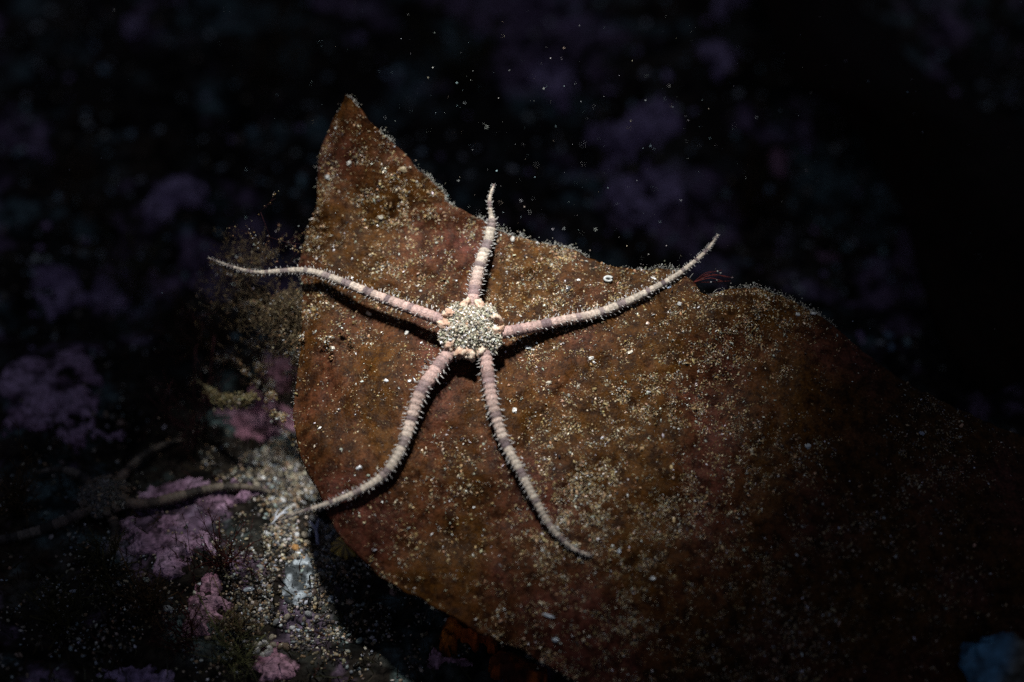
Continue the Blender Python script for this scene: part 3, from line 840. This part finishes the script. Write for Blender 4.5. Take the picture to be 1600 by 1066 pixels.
# single shell bits on the kelp and the floor
def shell_bit(px, py, lx, ly, ang, col, label, on='kelp', lift=0.5, form='rod', name='shell_fragment', cat='shell fragment', grp=None, curl=0.0):
    """lx, ly half sizes in photo pixels"""
    if on == 'kelp':
        p = kelp_pt(px, py); nn = kelp_nrm(px, py)
    else:
        p = G(px, py); nn = g_normal(p)
    dep = np.linalg.norm(p - CAM)
    a = unit(RIGHT * math.cos(ang) - UP * math.sin(ang)); a = unit(a - (a @ nn) * nn); b = np.cross(nn, a)
    bv, bf = ICO1
    q = bv * (1 + 0.5 * vnoise(bv[:, 0] * 2.1 + px, bv[:, 1] * 2.1 + py, bv[:, 2] * 2.1, seed=401))[:, None]
    if form == 'rod':
        q = np.sign(q) * np.abs(q) ** np.array([0.75, 0.9, 0.9])
    hx, hy = lx * K * dep * 0.70, ly * K * dep * 0.62
    hz = hy * 0.55
    w = q[:, :1] * hx * a + q[:, 1:2] * hy * b + (q[:, 2:3] * hz + curl * hx * q[:, :1] ** 2) * nn
    tn = 0.8 + 0.3 * smooth(-0.3, 0.3, fbm(q[:, 0] * 3, q[:, 1] * 3, seed=402, octv=2))[:, None]
    o = obj(name, mesh_data(name, w, bf, np.array(col) * tn * 0.70, form != 'rod'), M['shell'], loc=p + nn * hz * lift)
    tag(o, label, cat, grp)
    return o

def ring_shell(px, py, r, label):
    p = kelp_pt(px, py); nn = kelp_nrm(px, py); a = unit(RIGHT - (RIGHT @ nn) * nn); b = np.cross(nn, a)
    t = np.linspace(0.3, 6.0, 26)
    path = (np.cos(t) * r * 1.3)[:, None] * a + (np.sin(t) * r * 0.8)[:, None] * b + nn * 0.02
    v, f, c = tube(path, np.linspace(0.022, 0.011, 26), 8, (0.50, 0.52, 0.50), 0.8, nn)
    o = obj('shell_fragment', mesh_data('shell_fragment', v, f, c), M['shell'], loc=p)
    tag(o, label, 'shell fragment', 'shell fragments on the kelp')
ring_shell(950, 437, 0.034, 'white ring-shaped shell fragment above the right arm')
SB = [
    (1021, 435, 7, 2.2, .6, (.85, .86, .84), 'white rod-shaped shell fragment just above the right arm near the kelp edge'),
    (1046, 449, 5, 3, -.4, (.50, .62, .80), 'glossy blue-white shell bit touching the right arm near the kelp edge'),
    (888, 452, 5, 8, .3, (.05, .045, .05), 'dark oval fragment on the kelp above the middle of the right arm'),
    (904, 438, 4, 3, .2, (.8, .8, .76), 'small white fragment above the dark oval fragment'),
    (801, 374, 5, 6, .1, (.7, .68, .62), 'pale crumb at the kelp crest right of the top arm'),
    (825, 544, 8, 5, .1, (.55, .60, .60), 'grey-blue flat flake just below the base of the right arm'),
    (804, 642, 5.5, 6, .1, (.85, .85, .80), 'round white shell bead right of the lower right arm'),
    (561, 731, 6, 4, -.6, (.80, .84, .88), 'blue-white shell flake inside the bend of the lower left arm'),
    (510, 474 + 60, 4, 4, .1, (.75, .74, .66), 'pale bead below the left arm near the kelp margin'),
    (519, 545, 6, 6, .3, (.78, .72, .60), 'cream lump on the kelp below the left arm'),
    (636, 520, 4.5, 5.5, .2, (.85, .84, .78), 'white bead in the shadow under the left arm'),
    (924, 560, 6, 4, -.3, (.85, .84, .78), 'white shell chip right of the disc below the right arm'),
    (928, 566, 3.5, 2.5, .9, (.80, .80, .78), 'tiny white chip beside a larger chip below the right arm'),
    (985, 551, 6, 5, .2, (.74, .68, .54), 'cream crumb below the end of the right arm'),
    (1062, 475, 5, 5, .4, (.86, .86, .82), 'white bead on the hump near the kelp notch'),
    (1270, 490, 7, 4.5, .1, (.74, .76, .74), 'pale chip on the dim right shoulder of the kelp'),
    (1246, 492, 5, 4.5, .1, (.60, .64, .62), 'dim grey chip on the dim right shoulder of the kelp'),
    (1262, 697, 6, 6, .1, (.62, .68, .68), 'pale bead in the dark right part of the kelp'),
    (1020, 904, 6, 5, .1, (.72, .76, .74), 'pale bead in the dim lower part of the kelp'),
    (856, 962, 13, 4.5, .3, (.66, .74, .80), 'pale blue rod-shaped flake on the lower kelp margin'),
    (868, 1000, 8, 5, .1, (.55, .63, .68), 'pale blue flake below the rod-shaped flake'),
    (967, 862, 4, 7, .3, (.58, .66, .72), 'upright blue-grey flake right of the lower right arm tip'),
    (858, 578 + 20, 6, 5, .1, (.74, .68, .55), 'cream clot on the kelp below the right arm base'),
    (546, 255, 6, 5, -.2, (.80, .78, .70), 'white clump on the tip of the kelp'),
    (511, 277, 5, 5, -.2, (.70, .72, .70), 'white bead at the left margin of the kelp tip'),
    (595, 340, 6, 5, .4, (.70, .66, .54), 'pale crumb in the middle of the kelp tip'),
    (630, 305 - 40, 8, 6, .6, (.52, .42, .26), 'tan clot on the crest of the kelp tip'),
    (603, 595, 5, 4, .4, (.72, .74, .76), 'pale bead left of the lower left arm'),
    (640, 640 - 44, 4, 4, .1, (.74, .76, .78), 'white bead left of the lower left arm base'),
    (1440, 678, 6, 5.5, .2, (.45, .50, .55), 'dim ring-like bead far out on the dark right of the kelp'),
]
for s_ in SB:
    shell_bit(*s_, grp='shell fragments on the kelp')
FB = [
    (389, 921, 11, 5, -.1, (.55, .62, .68), 'pale blue-grey flake on the gravel left of the pale film'),
    (313, 913, 8, 4.5, .1, (.62, .70, .74), 'pale flake beside the pink coralline strip'),
    (263, 952, 11, 7, .1, (.42, .46, .46), 'grey chunk of shell at lower left near the pink strip'),
    (189, 914, 8, 3, .1, (.6, .7, .76), 'thin pale sliver in the dark lower left'),
    (8, 907, 8, 3, -.5, (.4, .5, .5), 'greenish sliver near the left edge'),
    (517, 937, 5, 9, .3, (.55, .64, .70), 'upright blue-grey flake right of the pale film'),
    (466, 985, 6, 4, .5, (.60, .70, .84), 'blue-white flake below the pale film'),
    (424, 780, 6, 7, .3, (.72, .76, .80), 'white flake in the upper lit gravel'),
    (324, 765, 5, 5, .3, (.55, .62, .72), 'pale bead at the end of the banded arm in shadow'),
    (614, 925, 8, 9, .3, (.46, .28, .22), 'pinkish bead under the lower kelp margin'),
    (1388, 525, 10, 9, .3, (.26, .40, .50), 'blurred blue lump in the dark right of the kelp shoulder'),
    (1392, 545, 5, 14, .3, (.22, .34, .44), 'blurred blue streak below the blue lump at right'),
    (395, 207, 15, 13, .3, (.24, .36, .38), 'blurred teal blob left of the kelp tip'),
    (512, 75, 9, 9, .3, (.28, .30, .26), 'blurred grey blob above the kelp tip'),
    (512, 122, 9, 8, .3, (.24, .30, .30), 'blurred grey-blue blob just above the kelp tip'),
    (848, 110, 9, 12, .3, (.30, .40, .38), 'blurred pale green blob on the upper centre violet crust'),
    (905, 275, 8, 8, .3, (.24, .34, .34), 'blurred green-grey blob left of the large violet crust'),
    (1053, 372, 7, 7, .3, (.24, .34, .36), 'blurred blob above the right arm tip'),
    (1376, 296, 11, 10, .3, (.34, .46, .48), 'blurred teal blob against the dark background kelp'),
    (1404, 327, 8, 8, .3, (.24, .34, .34), 'fainter blurred blob right of the teal blob'),
    (1306, 417, 7, 7, .3, (.24, .36, .40), 'blurred blue dot under the small violet crust'),
    (1534, 135, 10, 9, .3, (.28, .30, .28), 'blurred grey dot in the upper right corner'),
    (1070, 100, 6, 6, .3, (.24, .32, .36), 'faint blurred dot in the upper right background'),
]
for s_ in FB:
    shell_bit(*s_, on='floor', grp='shell fragments on the reef')

# small Y-shaped twig of calcareous algae
p = G(495, 836); nn = g_normal(p)
q = np.array([[0, 0, 0], [0.01, 0, .07], [0, 0.02, .14]])
def px_path(pts, lift):
    pts = np.array(pts, float); g = G(pts[:, 0], pts[:, 1]); return g + np.array([0, 0, 1]) * np.asarray(lift)[:, None]
root = px_path([(497, 853)], [0.02])[0]
parts = [tube(px_path([(497, 853), (496, 842), (494, 833)], [.03, .08, .1]) - root, [.022, .022, .02], 6, (.46, .48, .66)),
         tube(px_path([(494, 834), (489, 828), (484, 823)], [.1, .11, .12]) - root, [.02, .02, .014], 6, (.55, .57, .72)),
         tube(px_path([(495, 836), (497, 828), (499, 820)], [.1, .11, .12]) - root, [.02, .018, .012], 6, (.50, .52, .70))]
v, f, c = join(parts)
o = obj('forked_twig', mesh_data('forked_twig', v, f, c), M['shell'], loc=root); tag(o, 'small lilac Y-shaped twig standing in the gravel beside the kelp', 'twig')

root = px_path([(425, 823)], [0.02])[0]
parts = [tube(px_path([(425, 823), (437, 812), (452, 800)], [.04, .08, .10]) - root, [.012, .014, .009], 6, (.66, .70, .76)),
         tube(px_path([(438, 811), (446, 809), (452, 810)], [.08, .10, .12]) - root, [.010, .009, .006], 6, (.62, .66, .74)),
         tube(px_path([(431, 817), (432, 810), (436, 804)], [.06, .08, .10]) - root, [.009, .008, .006], 6, (.62, .66, .74))]
v, f, c = join(parts)
o = obj('forked_stick', mesh_data('forked_stick', v, f, c), M['shell'], loc=root); tag(o, 'slim blue-white forked stick on the gravel past the lower left arm tip', 'twig')

# banded yellow snail shell half under the margin
p = G(541, 858); nn = g_normal(p)
nt_, ns_ = 40, 22
t = np.linspace(0, 1, nt_); a = np.arange(ns_) / ns_ * 2 * math.pi
prof = 0.19 * (1 - t) ** 0.75
v = np.stack([prof[:, None] * np.cos(a) * (1 + 0.07 * np.cos(a * 9)), prof[:, None] * np.sin(a) * (1 + 0.07 * np.cos(a * 9)) * 0.85, np.repeat((0.13 * t ** 0.8)[:, None], ns_, 1)], -1).reshape(-1, 3)
i = (np.arange(nt_ - 1)[:, None] * ns_ + np.arange(ns_)[None]); j = (np.arange(nt_ - 1)[:, None] * ns_ + (np.arange(ns_)[None] + 1) % ns_)
f = np.stack([i, j, j + ns_, i + ns_], 2).reshape(-1, 4)
stripe = (np.cos(a * 9) > -0.2)[None, :, None] * np.ones((nt_, 1, 1))
c = (stripe * np.array([0.55, 0.36, 0.05]) + (1 - stripe) * np.array([0.07, 0.045, 0.02])).reshape(-1, 3)
o = obj('limpet', mesh_data('limpet', v, f, c), M['shell'], loc=p + nn * 0.03); rot_obj(o, nn, rgv)
tag(o, 'yellow and dark striped limpet shell peeping from under the kelp margin', 'limpet')

# white barnacle cluster
p0 = G(413, 1022)
bar = empty('barnacle', p0); tag(bar, 'jagged white barnacle on the pink crust at the bottom', 'barnacle')
for k in range(6):
    a = k / 6 * 2 * math.pi + 0.3; up_ = g_normal(p0)
    bv, bf = ICO1
    h = rgv.uniform(0.13, 0.24)
    base_ = np.array([math.cos(a) * 0.09, math.sin(a) * 0.09, 0])
    q = bv * np.array([0.055, 0.035, h * 0.55]) * (1 + 0.2 * rgv.uniform(-1, 1, (len(bv), 1)))
    ca, sa = math.cos(a + math.pi / 2), math.sin(a + math.pi / 2)
    q = np.stack([q[:, 0] * ca - q[:, 1] * sa, q[:, 0] * sa + q[:, 1] * ca, q[:, 2] + h * 0.35], 1)
    q[:, :2] *= (1 - 0.25 * q[:, 2:3] / h); q = q + base_ * 1.0
    q[:, :2] -= base_[:2] * np.clip(q[:, 2:3] / h, 0, 1) * 0.45
    obj('plate', mesh_data('plate', q, bf, (0.74, 0.72, 0.66)), M['shell'], bar)

# pale translucent film on the gravel
c0 = G(466, 908); n = 40
u = np.linspace(-1, 1, n); U, V_ = np.meshgrid(u, u)
e = np.sqrt(U ** 2 + V_ ** 2); m = 1 - e + 0.4 * fbm(U * 2, V_ * 2, seed=501, octv=4)
X = c0[0] + U * 0.20; Y = c0[1] + V_ * 0.36
Z = ground_h(X, Y) + np.where(m > 0, 0.008 + 0.035 * np.sqrt(np.clip(m, 0, 1)), -0.04)
i = (np.arange(n - 1)[:, None] * n + np.arange(n - 1)[None]).ravel(); f = np.stack([i, i + 1, i + n + 1, i + n], 1); f = f[(m > 0).ravel()[f].any(1)]
o = obj('encrusting_film', mesh_data('encrusting_film', np.stack([X, Y, Z + (m > 0) * 0.02 * fbm(X * 14, Y * 14, seed=507, octv=3)], -1).reshape(-1, 3) - c0, f, np.array([0.06, 0.07, 0.075]) + smooth(-0.1, 0.4, fbm(X * 8, Y * 8, seed=505, octv=4)).reshape(-1, 1) * np.array([0.42, 0.48, 0.52])), M['crust'], loc=c0)
tag(o, 'pale blue-grey film of colonial sea squirt on the lit gravel', 'sea squirt')

# blue-grey sea squirt, bottom right, sitting on the kelp
p0 = kelp_pt(1556, 1030); nn = kelp_nrm(1556, 1030)
bv, bf = ICO3
q = bv * (1 + 0.5 * fbm(bv[:, 0] * 2.2, bv[:, 1] * 2.2, bv[:, 2] * 2.2, seed=511, octv=4, gain=0.6))[:, None]
a = unit(RIGHT - (RIGHT @ nn) * nn); b = np.cross(nn, a)
w = q[:, :1] * 0.40 * a + q[:, 1:2] * 0.36 * b + (q[:, 2:3] * 0.24 + 0.2) * nn
tn = smooth(-0.1, 0.5, q[:, 0] * 0.9 - q[:, 1] * 0.3 + 0.3)[:, None]
o = obj('sea_squirt', mesh_data('sea_squirt', w, bf, (np.array([0.07, 0.20, 0.30]) * (1 - tn) + np.array([0.14, 0.13, 0.09]) * tn) * (0.5 + 0.9 * smooth(-0.3, 0.3, fbm(q[:, 0] * 4, q[:, 1] * 4, q[:, 2] * 4, seed=517, octv=3)))[:, None]), M['jelly'], loc=p0)
tag(o, 'blue and tan lumpy sea squirt in the dark bottom right corner', 'sea squirt')

# ------------------------------------------------------------------ algae tufts
def tuft(root, lean, height, nstem, levels, spread, r0, cols, rng, nsub=4, wav=0.3, debris=0, dcol=None, dsize=0.012, gen=0.6):
    parts, tips = [], []
    def grow(p0, d0, L_, r, lev):
        nseg = 5
        s = np.linspace(0, 1, nseg)[:, None]
        bend = rng.normal(size=3) * wav * L_
        path = p0 + d0 * L_ * s + bend * s ** 2
        cc = np.array(cols[0]) * (1 - s) + np.array(cols[1]) * s
        cc = cc * rng.uniform(0.7, 1.25)
        parts.append(tube(path, np.linspace(r, r * 0.55, nseg), 3 if lev > 0 else 4, cc))
        tips.append(path[2:])
        if lev < levels:
            for q in range(nsub):
                k = int(rng.integers(1, nseg))
                dn = unit(d0 + rng.normal(size=3) * spread)
                grow(path[k], dn, L_ * gen * rng.uniform(0.6, 1.2), r * 0.62, lev + 1)
    for _ in range(nstem):
        grow(rng.normal(size=3) * np.array([.05, .05, 0.0]), unit(lean + rng.normal(size=3) * spread * 0.7), height * rng.uniform(0.6, 1.1), r0, 0)
    if debris:
        t = np.vstack(tips); t = t[rng.integers(0, len(t), debris)] + rng.normal(size=(debris, 3)) * 0.018
        s = dsize * np.exp(rng.uniform(-0.8, 0.6, debris))
        parts.append(grains(t, np.stack([s * 1.4, s, s * .8], 1), pick(dcol or SED_PAL[:6], [1] * len(dcol or SED_PAL[:6]), debris, rng), rng))
    return join(parts)

def tuft_obj(name, root, args, label, cat='algae tuft', grp='algae tufts on the reef', seed=0, clumps=()):
    rng = np.random.default_rng(seed)
    v, f, c = tuft(root, *args[0], rng, **args[1])
    for cx, cy, cd, sx, sy, n in clumps:                       # floc caught in the branches
        q = P(cx + rng.normal(size=n) * sx, cy + rng.normal(size=n) * sy, cd + rng.normal(size=n) * 0.13) - root
        s = np.exp(rng.uniform(math.log(0.004), math.log(0.013), n))
        fib = [tube(q[k] + np.array([[0, 0, 0], [1, 0, 0], [2, 0, 0]]) * 0 + np.linspace(0, 1, 3)[:, None] * unit(rng.normal(size=3)) * rng.uniform(.04, .16), [0.0032, 0.003, 0.002], 3, (0.20, 0.15, 0.09)) for k in range(n)]
        v, f, c = join([(v, f, c), grains(q, np.stack([s * 1.5, s, s * .8], 1), pick(SED_PAL[:6], [3, 2, 4, .5, 4, 2], n, rng), rng)] + fib)
    o = obj(name, mesh_data(name, v, f, c), M['algae'], loc=root); tag(o, label, cat, grp)
    return o
RED = [(0.05, 0.012, 0.012), (0.10, 0.028, 0.022)]
BRN = [(0.05, 0.028, 0.012), (0.13, 0.075, 0.03)]
TAN = [(0.12, 0.08, 0.04), (0.32, 0.23, 0.12)]
OLV = [(0.04, 0.035, 0.012), (0.10, 0.085, 0.03)]
MAR = [(0.04, 0.014, 0.014), (0.07, 0.025, 0.028)]
# feathery tuft hugging the left margin of the kelp: rooted on the floor, crown lit
r_ = G(432, 640)
tip_target = P(432, 495, 21.0)
ln = unit(tip_target - r_); hh = float(np.linalg.norm(tip_target - r_))
tuft_obj('feathery_algae', r_, ((ln, hh * 0.92, 5, 3, 0.42, 0.010, [(0.06, 0.025, 0.015), (0.16, 0.10, 0.05)]), dict(nsub=4, wav=0.18, debris=2600, dsize=0.010, gen=0.34)), 'feathery sediment-flecked algae tuft against the left margin of the kelp', seed=1, clumps=[(452, 490, 20.75, 15, 20, 900), (460, 525, 20.75, 9, 16, 350), (430, 505, 20.8, 20, 16, 350)])
tip2 = P(395, 450, 21.0); r2_ = G(395, 590); ln = unit(tip2 - r2_); hh = float(np.linalg.norm(tip2 - r2_))
tuft_obj('feathery_algae', r2_, ((ln, hh, 6, 3, 0.5, 0.008, MAR), dict(nsub=4, wav=0.22, debris=1500, dsize=0.007, gen=0.42)), 'wispy dark red algae under the left arm tip of the star', seed=2, clumps=[(385, 400, 21.0, 22, 20, 260), (390, 470, 21.2, 34, 26, 350)])
tuft_obj('bushy_algae', G(372, 985), ((unit(np.array([-.1, -.1, 1])), 0.42, 20, 2, 0.45, 0.010, TAN), dict(nsub=3, wav=0.3, debris=120, gen=0.5)), 'tan bushy algae tuft beside the lower lit gravel', seed=3)
tuft_obj('curly_algae', G(368, 1030), ((unit(np.array([.1, 0, 1])), 0.30, 16, 2, 0.7, 0.012, [(0.10, 0.10, 0.04), (0.24, 0.24, 0.10)]), dict(nsub=3, wav=0.9, debris=60, gen=0.6)), 'curly olive algae tuft beside the white barnacle', seed=4)
tuft_obj('bushy_algae', G(345, 895), ((unit(np.array([.1, 0.2, 1])), 0.55, 12, 3, 0.55, 0.010, RED), dict(nsub=3, wav=0.3, debris=200, dsize=0.008, gen=0.55)), 'dark red branching algae right of the flat mauve crust', seed=5)
tuft_obj('bushy_algae', G(292, 1010), ((unit(np.array([-.2, 0.1, 1])), 0.5, 14, 3, 0.6, 0.010, RED), dict(nsub=3, wav=0.3, debris=120, dsize=0.008, gen=0.5)), 'dark red algae tuft left of the upright pink coralline strip', seed=6)
tuft_obj('bushy_algae', G(310, 690), ((unit(np.array([.1, 0.1, 1])), 0.9, 14, 3, 0.55, 0.012, MAR), dict(nsub=3, wav=0.3, debris=60, dsize=0.007, gen=0.5)), 'large dark maroon algae bush left of the nodular crust', seed=7)
for k, (cx, cy, hgt, cols, lab) in enumerate([
    (215, 470, .8, OLV, 'dark olive algae bush between the dim crusts and the kelp'),
    (330, 560, .9, BRN, 'dark brown algae bush below the left arm tip of the star'),
    (120, 330, .8, BRN, 'dark brown algae bush in the upper left shadows'),
    (170, 900, .45, OLV, 'low olive algae clump below the shaded brittle star'),
    (90, 980, .5, OLV, 'low olive algae clump near the bottom left corner'),
    (240, 960, .45, BRN, 'brown algae clump left of the dark red tuft'),
    (25, 800, .5, BRN, 'brown algae clump at the left edge beside the shaded star arm'),
    (430, 130, .9, BRN, 'dark algae bush left of and above the kelp tip'),
    (720, 130, .9, OLV, 'dark olive algae bush in the upper centre shadows'),
    (1180, 330, .8, BRN, 'dark algae bush in the background above the kelp notch'),
]):
    tuft_obj('bushy_algae', G(cx, cy), ((unit(np.array([0, 0.1, 1])), hgt, 16, 2, 0.55, 0.013, cols), dict(nsub=4, wav=0.35, debris=50, dsize=0.009, gen=0.55)), lab, seed=20 + k)

# drooping twig caked with debris, left of the kelp
rt = np.random.default_rng(77)
r_ = G(300, 650)
line = [(306, 592, 21.6), (322, 606, 21.4), (340, 622, 21.2), (358, 627, 21.05), (378, 626, 20.95), (396, 620, 20.9)]
q = spline(np.array([[a, b, d] for a, b, d in line], float), 40)
path = np.vstack([np.linspace(r_ + np.array([0, 0, -0.03]), P(306, 592, 21.6), 10)[:-1], P(q[:, 0], q[:, 1], q[:, 2])]) - r_
v0 = tube(path, np.r_[np.full(9, 0.014), np.linspace(0.014, 0.02, 40)], 5, (0.10, 0.08, 0.045))
k = rt.integers(18, len(path), 900); amp = np.interp(k, [9, 25, 35, 48], [0.012, 0.035, 0.055, 0.03])
pos = path[k] + rt.normal(size=(900, 3)) * amp[:, None]
s = 0.012 * np.exp(rt.uniform(-0.8, 0.6, 900))
v, f, c = join([v0, grains(pos, np.stack([s * 1.5, s, s * .8], 1), pick([(0.32, 0.27, 0.13), (0.22, 0.17, 0.08), (0.5, 0.46, 0.34)], [3, 3, 1], 900, rt), rt)])
o = obj('caked_twig', mesh_data('caked_twig', v, f, c), M['algae'], loc=r_); tag(o, 'thin drooping twig caked with yellowish debris left of the kelp', 'twig')

# red hydroid sprig on the kelp notch
r_ = P(1086, 438, kelp_d(1084, 441))
parts = []
for tx, ty, dd in ((1112, 424, .0), (1128, 422, .1), (1138, 434, .05), (1142, 439, .1), (1130, 440, -.05), (1146, 434, .0), (1120, 432, .02)):
    mid = (1086 + tx) / 2 + rt.normal() * 2, (438 + ty) / 2 + rt.normal() * 3 - 3
    q = spline(np.array([(1084, 441, 0), (*mid, dd / 2), (tx, ty, dd)], float), 10)
    parts.append(tube(P(q[:, 0], q[:, 1], kelp_d(1084, 441) + q[:, 2]) - r_, np.linspace(0.0055, 0.003, 10), 4, (0.15, 0.03, 0.025)))
bead = np.array([(1121, 424), (1126, 427), (1144, 434), (1111, 441), (1098, 436), (1120, 438)], float)
pos = P(bead[:, 0], bead[:, 1], np.full(6, kelp_d(1084, 441) + 0.04)) - r_
parts.append(grains(pos, np.full((6, 1), 0.012), pick([(0.45, 0.45, 0.42)], [1], 6, rt), rt, ICO0))
v, f, c = join(parts)
o = obj('hydroid_sprig', mesh_data('hydroid_sprig', v, f, c), M['algae'], loc=r_); tag(o, 'fine red hydroid sprig on the notch of the kelp edge', 'hydroid')

# short dark turf all over the floor
n = 26000
px = rt.uniform(-200, 1800, n); py = rt.uniform(-120, 1180, n)
keep = rt.uniform(0, 1, n) < np.clip(0.45 + 1.4 * fbm(px / 90, py / 90, seed=601, octv=3), 0.03, 1); px, py = px[keep], py[keep]
p = G(px, py); m = len(p)
d_ = unit(np.array([0, 0, 1.0]) + rt.normal(size=(m, 3)) * 0.55); L_ = rt.uniform(0.06, 0.28, m)[:, None]
sd = unit(np.cross(d_, rt.normal(size=(m, 3)))) * rt.uniform(0.006, 0.012, m)[:, None]
bd = rt.normal(size=(m, 3)) * 0.35 * L_
v = np.stack([p - sd, p + sd, p + d_ * L_ * .55 + bd * .3 + sd * .8, p + d_ * L_ * .55 + bd * .3 - sd * .8, p + d_ * L_ + bd], 1).reshape(-1, 3)
i = np.arange(m)[:, None] * 5
f = np.vstack([i + np.array([[0, 1, 2]]), i + np.array([[0, 2, 3]]), i + np.array([[3, 2, 4]])])
c = np.repeat(pick([(0.05, 0.035, 0.016), (0.035, 0.03, 0.012), (0.06, 0.025, 0.018), (0.10, 0.09, 0.06)], [3, 3, 2, 1], m, rt), 5, 0)
o = obj('turf_algae', mesh_data('turf_algae', v, f, c), M['algae']); tag(o, 'short dark filamentous turf covering the reef', 'turf', kind='stuff')

# ------------------------------------------------------------------ dark kelp blade in the upper right background
LE = [(1130, -120), (1205, 40), (1240, 130), (1305, 165), (1340, 208), (1372, 262), (1400, 312), (1420, 360), (1440, 440), (1480, 540), (1540, 620)]
RE = [(1270, -160), (1345, 10), (1395, 60), (1430, 100), (1480, 142), (1545, 172), (1600, 195), (1680, 230), (1760, 290), (1840, 380), (1880, 470)]
a_, b_ = spline(LE, 160), spline(RE, 160)
tt = np.linspace(0, 1, 60)[:, None, None]
uv = a_[None] * (1 - tt) + b_[None] * tt
gp = G(uv[..., 0].ravel(), uv[..., 1].ravel()).reshape(*uv.shape[:2], 3)
dg = (gp - CAM) @ FWD
dg = dg - 1.1 - 0.5 * np.sin(tt[..., 0] * math.pi) + 0.16 * fbm(uv[..., 0] / 120, uv[..., 1] / 120, seed=701, octv=3)
ker = np.ones(21) / 21
dg = np.apply_along_axis(lambda r: np.convolve(np.pad(r, 10, 'edge'), ker, 'valid'), 1, dg)
fr_ = P(uv[..., 0], uv[..., 1], dg); bk_ = fr_ + FWD * 0.07
v = np.vstack([fr_.reshape(-1, 3), bk_.reshape(-1, 3)])
nu, nv = 160, 60
i = (np.arange(nv - 1)[:, None] * nu + np.arange(nu - 1)[None]).ravel(); q = np.stack([i, i + nu, i + nu + 1, i + 1], 1)
ring = np.r_[np.arange(nu), np.arange(1, nv) * nu + nu - 1, (nv - 1) * nu + np.arange(nu - 2, -1, -1), np.arange(nv - 2, 0, -1) * nu]; r2 = np.roll(ring, -1)
f = np.vstack([q, q[:, ::-1] + nu * nv, np.stack([ring, r2, r2 + nu * nv, ring + nu * nv], 1)])
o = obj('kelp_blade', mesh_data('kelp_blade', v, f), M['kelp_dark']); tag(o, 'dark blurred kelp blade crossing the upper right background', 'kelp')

# ------------------------------------------------------------------ specks drifting in the water
rp = np.random.default_rng(91)
n = 520
px = np.r_[rp.normal(880, 260, 380), rp.uniform(0, 1600, 140)]; py = np.r_[rp.normal(220, 150, 380), rp.uniform(0, 1066, 140)]
d = rp.uniform(16.5, 23.5, n); d = np.where(np.arange(n) < 380, rp.normal(20.4, 1.6, n), d)
ok = ~((py > 560) & (d > 18.0)) & (py > -20); px, py, d = px[ok], py[ok], d[ok]
inn = inside(px, py); d = np.where(inn, np.minimum(d, kelp_d(px, py) - 0.7), d)
ok = ~inn | (rp.uniform(0, 1, len(px)) < 0.12); px, py, d = px[ok], py[ok], d[ok]
m = len(px); s = np.minimum(0.0032 * np.exp(rp.normal(0, 0.6, m)), 0.008)
v, f, c = grains(P(px, py, d), np.stack([s, s * rp.uniform(.6, 1.2, m), s], 1), pick([(0.75, 0.78, 0.78), (0.45, 0.62, 0.66), (0.7, 0.6, 0.45)], [3, 2, 1], m, rp), rp, ICO0)
o = obj('drifting_specks', mesh_data('drifting_specks', v, f, c), M['speck']); tag(o, 'pale specks drifting in the dark water', 'marine snow', kind='stuff')
